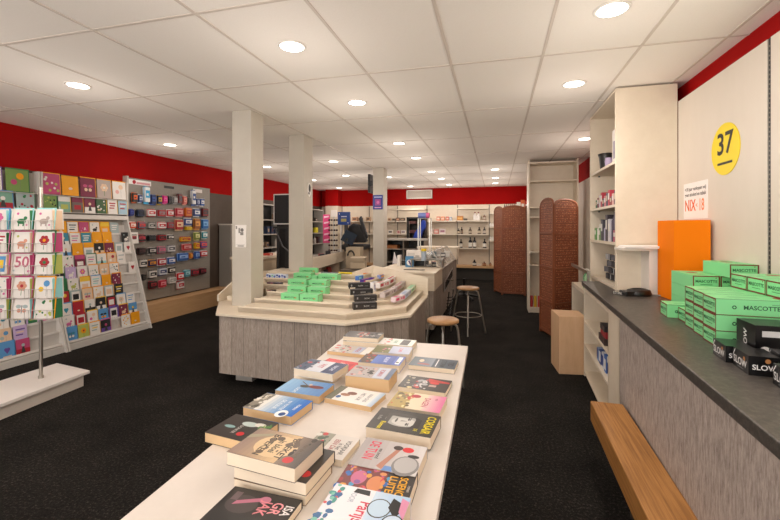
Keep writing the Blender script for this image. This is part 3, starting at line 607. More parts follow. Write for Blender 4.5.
for r_ in range(5):
    for c_ in range(3):
        x, y, z = campt(cols_u[c_], 3.26, zs[r_])
        st, bg, c1, c2, env = designs[r_][c_]
        nm = ['left', 'middle', 'right'][c_]
        if st == 'fifty':
            b = card_mb(.15, .165, 'none', bg, c1, c2, env); S = T(0, -.0046, 0) @ Matrix(((1, 0, 0, 0), (0, 0, -1, 0), (0, 1, 0, 0), (0, 0, 0, 1)))
            b.text('50', 0, .095, .12, M('c0607a'), S, .0003); b.disc(-.06, .03, .008, M(Gy), S); b.disc(.06, .025, .01, M(Ro), S)
            o = b.build('greeting_card', None, (x, y, z), (-.12, 0, cyw), label='white card with a big pink number 50 in the wire stand', cat='card', group='cards in the wire stand')
        else:
            card('greeting_card', (x, y, z), cyw, .15, .165, st, bg, c1, c2, 'white card with %s in the wire stand, %s pocket row down, %s column' % (STN[st], ordn(r_), nm), 'cards in the wire stand', env, -.12)
        # turned stack at the sides of every pocket
        for sd, ecol in ((-1, env or Ro), (1, [Mi, G_, Pe, P_, Lm][(r_+c_) % 5])):
            if sd == -1 and c_ == 2: continue
            pos = Vector((x, y, z))+RV*(sd*.086)+FW*.035
            o = card_mb(.075, .155, 'none', ecol, W_, W_, W_).build('turned_card', None, tuple(pos), (-.05, 0, cyw+sd*1.3), label='%s card turned sideways, %s of %s pocket, %s row down, wire stand' % (leg(ecol), 'left' if sd < 0 else 'right', nm, ordn(r_)), cat='card', group='cards in the wire stand')
wi = 0
for r_ in range(5):
    for c_ in range(3):
        x, y, z = campt(cols_u[c_], 3.26, zs[r_]); wv = Vector((x, y, z))-Vector((P0[0], P0[1], 0))
        X = T(*wv) @ RZ(cyw); b = MB(); r = .0022
        b.tube([(-.08, -.02, -.004), (.08, -.02, -.004)], r, SILV, X, 5).tube([(-.08, -.02, .07), (.08, -.02, .07)], r, SILV, X, 5)
        for xx in (-.08, -.045, .045, .08): b.tube([(xx, .06, -.004), (xx, -.02, -.004), (xx, -.02, .07)], r, SILV, X, 5)
        b.tube([(-.08, .06, -.004), (.08, .06, -.004)], r, SILV, X, 5).tube([(-.08, .06, .07), (-.08, -.02, .07)], r, SILV, X, 5).tube([(.08, .06, .07), (.08, -.02, .07)], r, SILV, X, 5)
        b.build('wire_pocket', sp)
b = MB()
for c_ in range(3):
    for dx in (-.08, .08):
        x, y, _ = campt(cols_u[c_], 3.26, 0); v = Vector((x, y, 0))+RV*dx+FW*.062-Vector((P0[0], P0[1], 0))
        b.tube([(v.x, v.y, .62), (v.x, v.y, 1.58)], .003, SILV, n=6)
for z in (.66, 1.1, 1.56):
    a_ = Vector(campt(-6, 3.325, z))-Vector((P0[0], P0[1], 0)); c2_ = Vector(campt(52, 3.325, z))-Vector((P0[0], P0[1], 0))
    b.tube([a_, c2_], .004, SILV, n=6)
b.tube([(0, 0, 1.56), tuple(Vector(campt(45, 3.325, 1.56))-Vector((P0[0], P0[1], 0)))], .005, SILV, n=6)
b.build('wire_frame', sp)

# ---- hook panel with accessories
hp = thing('hook_display', 'large grey slotted hook panel on the left wall above the wooden plinth', 'display panel', (XL, 4.69, 0))
MB().box(.005, .06, 0, 1.73, .30, 2.14, GREYPAN).build('board', hp)
fr = MB().box(.0, .075, -.03, 0, .30, 2.16, M('c4beb5', .4)); fr.build('side_frame', hp)
b = MB()
for z in [.5+.2*i for i in range(8)]: b.box(.0595, .061, .01, 1.72, z, z+.003, M('7c766e'))
b.box(.0595, .061, .80, .803, .32, 2.1, M('6c665e')); b.build('slot', hp)
yA, zA = onX(139, 180, XL+.07)
lb = MB().box(.062, .066, .01, .40, 2.05, 2.12, M('f0ecea')); lb.disc(.08, 0, .03, M(Rd), T(.0665, .02, 2.085) @ RY(PI/2) @ RZ(PI/2)); lb.box(.0665, .067, .14, .38, 2.06, 2.09, M('d89aa0')); lb.build('white_sign', hp)
MB().box(.062, .066, .66, .86, 2.05, 2.09, DARKM).build('dark_sign', hp)
MB().box(.062, .066, 1.3, 1.52, 2.04, 2.10, M('e4dedb')).build('small_sign', hp)
PRD = [
 (133, 138, 193, 203, '30302e', 'd8602a'), (139, 143, 195, 203, '3a4a7a', 'b8c0d0'), (145, 150.5, 187, 204, 'e8eaea', '3aa8d8'), (151.5, 157, 195, 205, '1c2c5c', '3a5aa0'), (158, 162.5, 195.5, 205, '182848', 'c0a040'), (163.5, 168, 196, 204, 'd81a80', 'e860a8'), (168.6, 172.8, 196.5, 204, '1a1a1c', '30303a'), (174, 178, 197, 204, '8a8888', 'c0c0c0'), (178.8, 182.6, 194, 204.5, '7a3a3a', '585860'), (183.5, 187.4, 196.5, 205, 'd86a60', 'e8a090'), (188.2, 191, 198, 205, '2a2a2c', '484848'), (192.4, 196.4, 190.5, 206, 'e4e6e8', '3a5a9a'), (197, 200.2, 199, 206, '243a78', 'b0b8d0'), (200.8, 204.8, 199, 206.5, '2a5aa8', 'e0e0e0'),
 (130, 134.6, 209.5, 216, '202a70', '3a4a98'), (137.7, 145.2, 210, 217, '23304a', '1a1a20'), (148.2, 156.6, 209.8, 216.5, 'e8e4e2', 'c02a30'), (158.5, 166, 210, 217, 'b02a30', '8a8488'), (167.4, 174.4, 210, 217, 'c83038', 'e8e4e4'), (176.5, 184, 208.3, 217, 'b8283a', 'e0a0a0'), (185.8, 192.6, 208, 217, 'd8782a', 'b03a2a'), (194, 200.8, 209, 217, '2a4a8a', 'e0e4e8'), (202.6, 209, 208.5, 217, '7a2428', '3a3a40'),
 (130, 136.6, 222.3, 229, 'd04a28', 'f0e0d8'), (138.5, 146.5, 222.3, 229, '5a6070', 'c83a3a'), (149, 156, 223.3, 228.5, 'd0ccc6', '303034'), (158.5, 167, 222.6, 229, 'e8e2e0', 'c02a38'), (167.8, 174.5, 222.4, 229, 'a82a38', '6a6468'), (176, 184, 220, 231, 'b02a28', 'e8c8a0'), (184.8, 192.8, 218.5, 226.3, '24408a', 'e0e0e0'), (186.5, 193, 227, 230.3, 'e0c028', 'c8a020'), (194.6, 201, 219.2, 230.2, '9a5a2a', 'e0a050'), (202.7, 209, 219.8, 229.5, '2a6ab0', '7ab0e0'),
 (132, 137, 236, 241, 'b83040', '703038'), (138, 146.5, 235.3, 242, '1c1c20', 'c03a48'), (148.6, 157, 235.8, 241, '141416', '34343a'), (158.5, 167, 235.2, 241, 'a02028', '24242a'), (168, 174.4, 235.3, 240, '18181a', 'e0dcd8'), (181, 191.8, 237.5, 242, 'd8a820', 'b83a20'), (195, 200.4, 232.8, 240.6, '7a8a3a', 'e0dca0'), (202.6, 208, 232.2, 239.3, '2a8a98', 'e8ecea'),
 (138.5, 146.5, 248.6, 255.2, '201c1c', '503030'), (149, 157, 248.1, 254.8, '18181a', 'c0bcb8'), (158.4, 166.6, 247.3, 253.8, '8a7a80', 'd06a88'), (168.2, 176, 246, 252.6, 'd8d6d6', '5a5a62'), (183, 192.3, 244.6, 251.2, 'b02a2a', 'd8a0a0'), (195.7, 200.2, 243.2, 249.4, 'e0b828', 'c83a28'), (200.8, 207.8, 242, 248.6, '6a4a88', 'e05a50'),
 (140, 148, 260.6, 268, 'e0dcd6', '2a2a2c'), (149, 157, 260.6, 267.3, '24325a', 'd8902a'), (158.4, 167, 259.3, 266.2, 'b8303a', 'e4e0e0'), (168.1, 176, 258, 265, '3a64a8', 'e0dce0'), (178.2, 189.4, 254, 261.6, '2258a0', '90b0e0'), (190.4, 193.2, 253.5, 258.8, 'd87a20', 'e8a850'), (195.2, 200.3, 252, 259.4, '2450a0', '88a8d8'), (200.6, 208, 251.4, 257.4, 'c03a38', 'e4e0e4'),
 (142.5, 146.6, 275.3, 281, '2c2c2c', '484440'), (149.5, 157.6, 271.5, 279, 'e4e0da', '2a2a2a'), (159.3, 167.8, 269, 276.2, 'd4d6da', '48507a'), (168.8, 176, 268, 274.2, '202022', 'e0dcd4'), (177.6, 184.5, 273.6, 281, 'c82a30', 'e8e4e4'), (185, 191, 270.8, 277.6, '58a0b0', 'b0d8e0'), (192.3, 199.5, 270.4, 276.4, '5a3a40', 'b02a3a'), (200.2, 207, 269, 275, '282426', '8a2a38'),
 (150, 157.6, 282.2, 289.6, '242224', 'a02a34'), (160, 167, 281, 288.4, 'c02a3c', 'e0909a'), (169.4, 176.8, 278, 284.4, 'e0dcd6', '9a9a98'), (178, 184.8, 282.4, 289.8, 'dcdcda', 'b83040')]
HN = {}
def cname(h):
    r, g, b_ = [int(h[i:i+2], 16) for i in (0, 2, 4)]; mx, mn = max(r, g, b_), min(r, g, b_)
    if mx < 70: return 'black'
    if mx-mn < 28: return 'white' if mx > 195 else 'grey'
    if r == mx: return 'yellow' if g > .72*r else 'orange' if g > .42*r else ('pink' if b_ > .55*r else 'red')
    if g == mx: return 'teal' if b_ > .8*g else 'green'
    return 'purple' if r > .6*b_ else 'blue'
rowv = [200, 213, 225.5, 238.5, 248.8, 260, 274.5, 286]
cnt = {}
for (u0, u1, v0, v1, c1, c2) in PRD:
    px_ = XL+.13
    ya, za = onX(u0, v0, px_); yb, zb = onX(u1, v1, px_)
    f = (ya+yb)/2; zt = za; zl = onX(u0, v1, px_)[1]
    row = min(range(8), key=lambda i: abs(rowv[i]-(v0+v1)/2)); cnt[row] = cnt.get(row, 0)+1
    W = yb-ya; H = zt-zl; k = cnt[row]
    b = MB(); D = .055
    b.prism([(-.0, -W*.42), (D, -W*.42), (D, W*.42), (0, W*.42)], -H*.86, 0, M(c1, .45))
    b.box(D+.0003, D+.004, -W*.36, W*.36, -H*.62, -H*.18, M(c2, .5)); b.box(D+.004, D+.006, -W*.25, W*.1, -H*.5, -H*.36, M(c1, .5))
    b.box(D*.4, D*.46, -W*.46, W*.46, -H, .012, M(c2, .5))
    t = thing('accessory_pack', '%s and %s hanging pack, %s hook row down, %s from the left' % (cname(c1), cname(c2), ordn(row), ordn(k-1) if k < 15 else 'last'), 'packet', (px_-D, (ya+yb)/2, zt), 0, 'packs on the grey hook panel')
    b.build('pack', t)
    MB().tube([(-(px_-D-XL-.062), 0, .012), (D+.03, 0, .012), (D+.035, 0, .022)], .003, SILV, n=5).build('hook', t)
# ---- oak plinth
MB().box(XL+.002, XL+.31, 4.67, 7.25, 0, .262, OAKP).box(XL+.002, XL+.315, 4.665, 7.26, .262, .278, OAKP).build('wooden_plinth', label='long light oak plinth on the carpet under the grey hook panel', cat='plinth')
# grey partition cabinet behind first column
b = MB().box(XL+.03, XL+.29, 6.72, 6.74, .278, 1.465, M('8d877f', .5)).box(XL+.27, XL+.29, 6.74, 7.2, .278, 1.465, M('8d877f', .5)).box(XL+.02, XL+.30, 6.71, 7.21, 1.465, 1.488, M('d6d0c6', .4)).box(XL+.03, XL+.29, 7.18, 7.2, .278, 1.465, M('8d877f', .5))
b.build('grey_cabinet', label='grey cabinet with a pale top on the wooden plinth behind the first column', cat='cabinet')
pn = thing('poster', 'small framed white notice with grey print on the front of the nearest column', 'poster', (-2.425, 3.458, 1.335))
MB().box(-.055, .065, -.006, 0, -.12, .10, M('f0ebe4', .4)).build('frame', pn)
SB = T(0, -.0066, 0) @ Matrix(((1, 0, 0, 0), (0, 0, -1, 0), (0, 1, 0, 0), (0, 0, 0, 1)))
MB().rect(-.02, .02, .0, .07, M('9a9690'), SB).disc(.02, .05, .018, M('7a7670'), SB).rect(.0, .0, .035, .03, M('8a8680'), SB).rect(-.05, .06, -.035, .09, M('8a8680'), SB).rect(-.03, -.112, .04, -.10, M('a8a49e'), SB).rect(-.045, -.094, .05, -.09, M('c8c4be'), SB).build('print', pn)

# ================================================================== island display
zi = .64
A_, B_, C_, D_, E_ = (-2.80, 3.62), (-2.43, 3.10), (-1.168, 3.035), (-.724, 3.48), (-.752, 4.55)
F_, Lk = (-1.41, 4.72), (-2.80, 4.60)
isl = thing('island_display', 'low eight sided display island with pale stepped tiers and grey board sides', 'display island')
def inset(pts, d):
    cx = sum(p[0] for p in pts)/len(pts); cy = sum(p[1] for p in pts)/len(pts); o = []
    for p in pts:
        v = Vector((p[0]-cx, p[1]-cy)); l = v.length; v = v*((l-d)/l); o.append((cx+v.x, cy+v.y))
    return o
out = [A_, B_, C_, D_, E_, (-1.0, 4.78), (-2.5, 4.85), Lk]
# the first column stands in a notch of the lip
MB().prism(inset(out, .03), .10, .618, GREYP).build('body', isl)
MB().prism(out, .618, zi, LWOOD).build('lip', isl, bevel=.003)
def lerp(a, b, t): return (a[0]+(b[0]-a[0])*t, a[1]+(b[1]-a[1])*t)
ts = [.085, .29, .465, .64, .815, 1.0]; zt_ = [.682, .712, .748, .787, .826, .865]
C6, D6, B6, A6, E6, L6 = (-1.56, 4.32), (-1.45, 4.36), (-2.15, 4.33), (-2.3, 4.36), (-1.42, 4.55), (-2.3, 4.60)
zp = zi
for k in range(6):
    t = ts[k]
    P = [lerp(Lk, L6, t), lerp(A_, A6, t), lerp(B_, B6, t), lerp(C_, C6, t), lerp(D_, D6, t), lerp(E_, E6, t)]
    lim = -2.27 if k < 3 else -2.66
    b0, c0 = P[2], P[3]; tt = (lim-b0[0])/(c0[0]-b0[0]); P = [(lim, 4.60), (lim, b0[1]+(c0[1]-b0[1])*tt)]+P[3:]
    tb = MB().prism(P, zp, zt_[k]-.0, LWOOD)
    o = tb.build('tier', isl)
    for a0, a1 in ((1, 2), (2, 3), (3, 4)):
        v0, v1 = Vector(P[a0]), Vector(P[a1]); L = (v1-v0).length
        MB().box(0, L, 0, .010, zp, zt_[k]+.014, LWOOD, T(v0.x, v0.y, 0) @ RZ(math.atan2(v1.y-v0.y, v1.x-v0.x))).build('front_lip', o)
    zp = zt_[k]
# back boards
MB().prism([(-2.66, .64), (-1.62, .64), (-1.62, .885), (-2.66, .885)], 0, .02, LWOOD, T(0, 4.36, 0) @ RX(PI/2)).build('back_board', isl)
MB().prism([(-.752, .64), (-.752, .838), (-1.40, .965), (-1.40, .64)], 0, .02, LWOOD, T(0, 4.575, 0) @ RX(PI/2)).build('end_board', isl)
X = Matrix(((0, 0, 1, 0), (1, 0, 0, 0), (0, 1, 0, 0), (0, 0, 0, 1)))
p0 = Vector((-1.62, 4.34, 0)); p1 = Vector((-1.40, 4.56, 0)); a = math.atan2(p1.y-p0.y, p1.x-p0.x)
MB().prism([(0, .64), (.31, .64), (.31, .965), (0, .885)], -.02, 0, LWOOD, T(*p0) @ RZ(a) @ RX(PI/2)).build('end_board', isl)
MB().prism([(3.62, .64), (3.62, .705), (3.97, .865), (4.6, .865), (4.6, .64)], 0, .02, LWOOD, T(-2.82, 0, 0) @ X).build('side_board', isl)
for k in range(4): MB().box(-2.76+.05*k, -2.70+.05*k, 3.70+.05*k, 3.95+.05*k, zi, zi+.045*(k+1), LWOOD).build('side_step', isl)
MB().box(-2.33, -2.16, 3.25, 3.45, 0, .10, M('a8a29a')).build('foot', isl); MB().box(-1.3, -1.1, 3.6, 3.8, 0, .10, M('8a847c')).build('foot', isl); MB().box(-2.66, -2.5, 3.5, 3.7, 0, .10, M('6a645c')).build('foot', isl)
for (u, v) in ((272, 296), (317, 309.5), (303, 298), (400, 306.5), (414, 301)): pass
# green boxes on the tiers: left edge pixel, base row
GI = M('86dd98', .5)
def tierpt(k, u):
    z = zt_[k]; 
    # front edge of tier k between B and C
    b0, c0 = lerp(B_, B6, ts[k]), lerp(C_, C6, ts[k]); d = ray(u, V0)
    # intersect ray direction (x,y) with line
    ex, ey = c0[0]-b0[0], c0[1]-b0[1]
    t = (b0[0]*ey-b0[1]*ex)/(d[0]*ey-d[1]*ex); return (d[0]*t, d[1]*t, z)
def prod_box(nm, k, u0, u1, H, D, cm, lab, grp, extra=None, dz=0, dy=.012, lid=None):
    a_ = tierpt(k, u0); b_ = tierpt(k, u1); W = math.hypot(b_[0]-a_[0], b_[1]-a_[1]); an = math.atan2(b_[1]-a_[1], b_[0]-a_[0])
    b = MB().box(0, W, 0, D, 0, H, cm)
    S = T(0, -.0006, 0) @ Matrix(((1, 0, 0, 0), (0, 0, -1, 0), (0, 1, 0, 0), (0, 0, 0, 1)))
    if extra: extra(b, S, W, H, D)
    return b.build(nm, None, (a_[0], a_[1]+dy, a_[2]+dz), an, label=lab, cat='box', group=grp)
def gext(b, S, W, H, D):
    b.text('MASCOTTE', W*.5, H*.5, .02, GTX, S).disc(W*.22, H*.5, .005, GTX, S).rect(W*.74, H*.42, W*.86, H*.58, M('b89a50'), S)
    E = T(W+.0006, 0, 0) @ Matrix(((0, 0, 1, 0), (1, 0, 0, 0), (0, 1, 0, 0), (0, 0, 0, 1)))
    b.rect(0, 0, D, .004, BRF, E).rect(0, H-.004, D, H, BRF, E).rect(0, 0, .004, H, BRF, E).rect(D-.004, 0, D, H, BRF, E)
gl = [(1, 280.2, 298.2, 'front tier, left one'), (1, 299.2, 317.4, 'front tier, right one'), (2, 286.8, 305.2, 'second tier, left one'), (2, 307, 325, 'second tier, right one'), (3, 287.3, 306, 'third tier, left one'), (3, 308.2, 326, 'third tier, right one'),
      (4, 293, 310.5, 'fourth tier, left one'), (4, 318, 337, 'fourth tier, right one'), (5, 298.8, 317, 'top tier, leftmost')]
for k, u0, u1, pos in gl:
    prod_box('tube_box', k, u0, u1, .074, .10 if k < 5 else .035, GI, 'green tube box on the display island, %s' % pos, 'green tube boxes on the island', gext)
prod_box('tube_box', 4, 310.9, 316.5, .05, .10, GI, 'green tube box seen end on, between the two on the fourth island tier', 'green tube boxes on the island')
def stripes(c1, c2, c3):
    def f(b, S, W, H, D):
        b.rect(W*.06, H*.55, W*.5, H*.85, M(c1), S).rect(W*.1, H*.12, W*.45, H*.4, M(c2), S).disc(W*.75, H*.5, H*.26, M(c3), S)
    return f
prod_box('flat_pack', 5, 320.5, 337.3, .026, .035, M('6a7078'), 'dark grey and green flat pack at the top tier right of the green boxes', 'packs on the island top tier', stripes('2f6a50', '4a5a6a', '2f7a50'))
prod_box('yellow_pack', 5, 338, 351, .032, .035, M('f0d418'), 'bright yellow pack on the top tier beside the pale end board', 'packs on the island top tier', lambda b, S, W, H, D: b.rect(W*.1, H*.35, W*.9, H*.65, M('4a4420'), S))
for i, (k, u0, u1, H, c, c1, c2, c3, nm) in enumerate([(4, 265.5, 270.3, .055, 'dfe6f0', '3a5ab0', '6a8ad0', '2a4aa0', 'white and blue'), (4, 270.6, 275, .05, 'c8d8e8', '7ac0a0', '8ab0d8', '5a7ac0', 'pale blue'), (4, 275.3, 280, .058, 'e6ecf4', '2a4aa8', '90a8d8', '3a5ab8', 'deep blue and white'), (4, 280.4, 285.5, .052, 'd4dcec', '4a6ac0', 'a0b8e0', '2a4898', 'blue printed'),
    (3, 266, 272.5, .03, '7a5a60', '403038', 'c0a0a8', 'a03040', 'dark red'), (3, 273, 280, .03, '5a545c', '302c34', 'a0989c', '803040', 'dark grey'), (2, 266.3, 269.4, .018, '6a2a30', '8a3a40', 'c09090', 'a04040', 'maroon'), (2, 270, 272.8, .018, '3a2a2c', '8a3a40', 'c09090', 'a04040', 'brown')]):
    prod_box('small_pack', k, u0, u1, H, .05, M(c), '%s small pack on the left island tiers by the first column' % nm, 'small packs at the island left', stripes(c1, c2, c3))
# black long boxes where the tiers turn, plus white ones on the right
def free_box(nm, u0, v0, u1, v1, z, H, D, cm, lab, grp, extra=None):
    a_ = G(u0, v0, z); b_ = G(u1, v1, z); W = math.hypot(b_[0]-a_[0], b_[1]-a_[1]); an = math.atan2(b_[1]-a_[1], b_[0]-a_[0])
    b = MB().box(0, W, 0, D, 0, H, cm); S = T(0, -.0006, 0) @ Matrix(((1, 0, 0, 0), (0, 0, -1, 0), (0, 1, 0, 0), (0, 0, 0, 1)))
    if extra: extra(b, S, W, H, D)
    return b.build(nm, None, (a_[0], a_[1], z), an, label=lab, cat='box', group=grp)
def bext(b, S, W, H, D): b.rect(W*.1, H*.4, W*.16, H*.75, M('9a9a98'), S).text('SLOW', W*.55, H*.5, .018, M('b8b8b4'), S).rect(W*.75, H*.42, W*.9, H*.48, M('8a8a88'), S).rect(.0, 0, W, D, M('3a3838'), ID, H+.0004)
for i, (u0, v0, u1, v1, kz) in enumerate([(353.6, 310.0, 377, 308.8, 0), (354.6, 301.9, 377, 301.0, 1), (350.8, 295.6, 373, 294.8, 2), (348.8, 288.9, 370.2, 288.2, 3)]):
    free_box('long_black_box', u0, v0, u1, v1, zt_[kz+1]-.035 if False else [.682, .712, .748, .787][kz]+.001, .056, .07, M('2c2a2a', .4), 'long black printed box on the corner tiers of the island, %s from the bottom' % ordn(i), 'long black boxes on the island', bext)
RT = [((373.5, 292.5), (378.5, 290.6), .745, .10, .04, 'f0eeee', 'b0b0c8', 'white upright pack'), ((379.8, 288.4), (389, 285.5), .785, .055, .05, 'efe9e6', 'c0404a', 'white pack with red marks'), ((389.5, 285.2), (399, 279.6), .785, .062, .05, 'ece6e4', 'b03a48', 'white pack with dark red dots'),
      ((384.8, 297.8), (396, 292.3), .745, .045, .05, 'cfc2be', '8a7a78', 'taupe pack'), ((396.3, 292), (408, 283.6), .745, .05, .05, 'c8bab8', 'b88888', 'pale mauve pack'),
      ((395.5, 302.5), (405, 299.4), .71, .045, .05, 'e8d4d8', 'd84878', 'pink and white pack'), ((405.4, 298.8), (411, 293.8), .71, .045, .06, 'c8d0dc', '9aa8c8', 'pale blue pack'), ((411.3, 293.4), (417.5, 286.8), .71, .045, .06, 'cfe0c0', '8ac098', 'pale green pack'),
      ((358.5, 280.5), (366, 278.4), .825, .045, .04, '4a7ac8', '8ad0e0', 'sky blue pack'), ((366.3, 278.2), (376, 274.8), .825, .055, .04, 'e88a30', '8a5ac0', 'orange and violet pack'), ((363, 284.4), (374.5, 281.8), .80, .05, .04, '4a3098', 'c0408a', 'dark violet pack'), ((380.5, 278.8), (389, 275.6), .825, .04, .04, '8a9ad0', 'e0a060', 'lavender pack')]
for i, (p, q_, z, H, D, c, c2, nm) in enumerate(RT):
    free_box('display_pack', p[0], p[1], q_[0], q_[1], z+.001, H, D, M(c), '%s on the right hand tiers of the display island' % nm, 'packs on the island right side', (lambda cc: (lambda b, S, W, H, D: b.rect(W*.08, H*.25, W*.4, H*.75, M(cc), S).disc(W*.65, H*.5, H*.25, M(cc), S).rect(W*.8, H*.2, W*.95, H*.8, M(cc), S).rect(W*.1, D*.2, W*.6, D*.8, M(cc), ID, H+.0004)))(c2))

# ================================================================== stools
def stool(x, y, H, R, rz, lab, sp_=1.3):
    t = thing('stool', lab, 'stool', (x, y, 0), rz)
    MB().lathe([(R*.9, H-.032), (R, H-.026), (R, H-.006), (R*.94, H), (.001, H+.001)], SEATW, n=32).build('seat', t)
    for k in range(4):
        a = PI/4+k*PI/2; c, s_ = math.cos(a), math.sin(a)
        MB().tube([(c*.03, s_*.03, H-.045), (c*R*.70, s_*R*.70, H-.045), (c*R*.86, s_*R*.86, H-.06), (c*R*.93, s_*R*.93, H-.10), (c*R*sp_, s_*R*sp_, .0)], .0105, STEEL, n=8).build('leg', t)
    rr = R*1.17; MB().tube([(rr*math.cos(2*PI*i/24), rr*math.sin(2*PI*i/24), .235) for i in range(25)], .006, STEEL, n=6).build('foot_ring', t)
    MB().lathe([(R*.5, H-.046), (R*.5, H-.032)], STEEL, n=20).build('seat_plate', t)
    return t
x, y = G(443, 318.8, .60); stool(x, y, .60, .14, PI/4+.1, 'wooden stool with steel legs between the island and the book table, nearer one')
x, y = G(468, 287, .61); stool(x, y, .61, .15, PI/4+.05, 'wooden stool with steel legs standing by the checkout, farther one', 1.55)
# ================================================================== checkout counter
ck = thing('checkout_counter', 'checkout counter with pale top and grey board sides behind the island', 'counter')
MB().box(-1.55, -.78, 5.15, 8.2, .10, .60, GREYP).build('body', ck)
MB().box(-1.56, -.765, 5.13, 5.9, .60, .815, LWOOD).box(-1.55, -.775, 5.9, 8.2, .60, .80, GREYP).build('upper_band', ck)
MB().box(-1.58, -.75, 5.11, 5.9, .815, .835, LWOOD).box(-1.58, -1.05, 5.9, 7.84, .815, .835, LWOOD).box(-1.55, -1.06, 5.9, 7.84, .80, .815, LWOOD).build('top', ck)
MB().box(-1.55, -.85, 5.2, 8.15, 0, .10, DARKM).build('plinth', ck)
MB().box(-1.5, -.74, 7.86, 8.3, .80, 1.02, LWOOD).box(-1.52, -.72, 7.84, 8.32, 1.02, 1.04, LWOOD).build('end_top', ck)
# glass case with sloped front
gc = thing('glass_case', 'small sloping glass display case on the checkout counter', 'display case', (-1.15, 5.95, .80))
Xg = Matrix(((1, 0, 0, 0), (0, 0, -1, 0), (0, 1, 0, 0), (0, 0, 0, 1)))
prof = [(.12, 0), (.39, 0), (.39, .02), (.235, .26), (.12, .26)]
for yy in (0, 1.85): MB().prism(prof, 0, .006, GLASS, T(0, yy+.006, 0) @ Xg).build('end_pane', gc)
GL2 = M('d8d4cc', .08, 0, alpha=.38)  # pale grey tint stands in for reflections on the pane
MB().add([(.39, 0, .02), (.39, 1.85, .02), (.235, 1.85, .26), (.235, 0, .26), (.384, 0, .016), (.384, 1.85, .016), (.229, 1.85, .256), (.229, 0, .256)], [(0, 1, 2, 3), (7, 6, 5, 4), (0, 4, 5, 1), (3, 2, 6, 7), (0, 3, 7, 4), (1, 5, 6, 2)], GL2).build('front_pane', gc)
b = MB(); r = .009
for yy in (0, .62, 1.24, 1.85): b.tube([(.39, yy, 0), (.39, yy, .02), (.235, yy, .26), (.12, yy, .26), (.12, yy, 0)], r, SILV, n=6)
b.tube([(.39, 0, .02), (.39, 1.85, .02)], r, SILV, n=6).tube([(.235, 0, .26), (.235, 1.85, .26)], r, SILV, n=6); b.build('case_frame', gc)
MB().box(.12, .38, .01, 1.84, .0, .01, LWOOD).build('case_shelf', gc)
for k in range(9):
    c = ['c8c0b8', '3a3a40', 'e0d8d0', '8a3030', 'c8b8a0', '30384a', 'd8d0c0', '5a4a40', 'b0b0b8'][k]
    MB().box(0, .07, 0, .09, 0, .05+.02*(k % 3), M(c)).box(.01, .06, -.001, 0, .015, .035, M('e8e4dc')).build('small_box', None, (-1.02+.06*(k % 3), 6.0+.18*k, .811), .2*(k % 2), label='%s little box inside the glass case, %s from the front' % (cname(c), ordn(k)), cat='box', group='little boxes in the glass case')
# lower glazed panel on the counter side
MB().prism([(6.15, .44), (6.15, .60), (7.3, .70), (7.3, .54)], -.765, -.757, SILV, Matrix(((0, 0, 1, 0), (1, 0, 0, 0), (0, 1, 0, 0), (0, 0, 0, 1)))).prism([(6.2, .465), (6.2, .58), (7.25, .675), (7.25, .555)], -.757, -.755, M('4a423c', .15), Matrix(((0, 0, 1, 0), (1, 0, 0, 0), (0, 1, 0, 0), (0, 0, 0, 1)))).build('glazed_panel', ck)
b = MB()
for zz in (.52, .36): b.tube([(-.75, 6.9, zz), (-.70, 6.92, zz+.02), (-.70, 6.98, zz), (-.75, 7.0, zz-.02)], .008, STEEL)
b.build('hook_pair', label='chrome hooks on the side of the checkout counter', cat='hook')
# dark wire stack leaning low on the counter side
b = MB()
for i in range(9):
    z = .06+.045*i
    b.tube([(-.72+.006*i, 5.75, z), (-.66+.006*i, 5.80, z), (-.66+.006*i, 5.95, z+.02)], .007, DARKM)
b.tube([(-.70, 5.75, 0), (-.65, 5.76, .5)], .008, DARKM).tube([(-.66, 5.95, 0), (-.61, 5.96, .5)], .008, DARKM)
b.build('wire_basket_stack', label='dark wire rack leaning low against the side of the checkout counter', cat='rack')
# things on the near top
def topthing(name, lab, cat, u, v, mb, rz=0, z=.835, group=None):
    x, y = G(u, v, z); return mb.build(name, None, (x, y, z), rz, label=lab, cat=cat, group=group)
b = MB().prism([(-.14, -.02), (.14, -.02), (.15, .01), (-.12, .02)], 0, .008, DARKM).box(-.10, .02, .012, .03, 0, .01, M('d8d4ce')); topthing('flat_tray', 'thin dark pen tray lying on the pale checkout top', 'tray', 414, 270, b)
b = MB().box(-.30, .12, 0, .10, 0, .075, DARKM); topthing('black_rail', 'long black box behind the blue card at the back of the checkout top', 'box', 420, 265.8, b)
b = MB().box(-.06, .06, -.004, .004, 0, .16, M('4a8ab8')).disc(0, .065, .042, M('f0f0f0'), T(0, -.0046, 0) @ Matrix(((1, 0, 0, 0), (0, 0, -1, 0), (0, 1, 0, 0), (0, 0, 0, 1)))).flat([(-.02, .09), (.0, .1), (.03, .03), (.01, .03)], M('503080'), T(0, -.005, 0) @ Matrix(((1, 0, 0, 0), (0, 0, -1, 0), (0, 1, 0, 0), (0, 0, 0, 1))))
topthing('blue_card', 'blue card with a white disc standing on the pale checkout top', 'card', 409.5, 267, b, .1)
b = MB().box(-.12, .12, 0, .14, 0, .20, WHITE).box(-.10, .02, -.003, 0, .04, .16, M('dcd8d4')).box(.03, .10, -.003, 0, .08, .12, M('b8b4b0')); topthing('white_printer', 'white box printer behind the blue card at the checkout', 'printer', 413.5, 262.5, b, 0, .835)
b = MB().box(-.02, .02, 0, .12, 0, .16, M('ece8e2')); topthing('white_holder', 'narrow white holder at the left corner of the checkout top', 'holder', 398.5, 266, b)
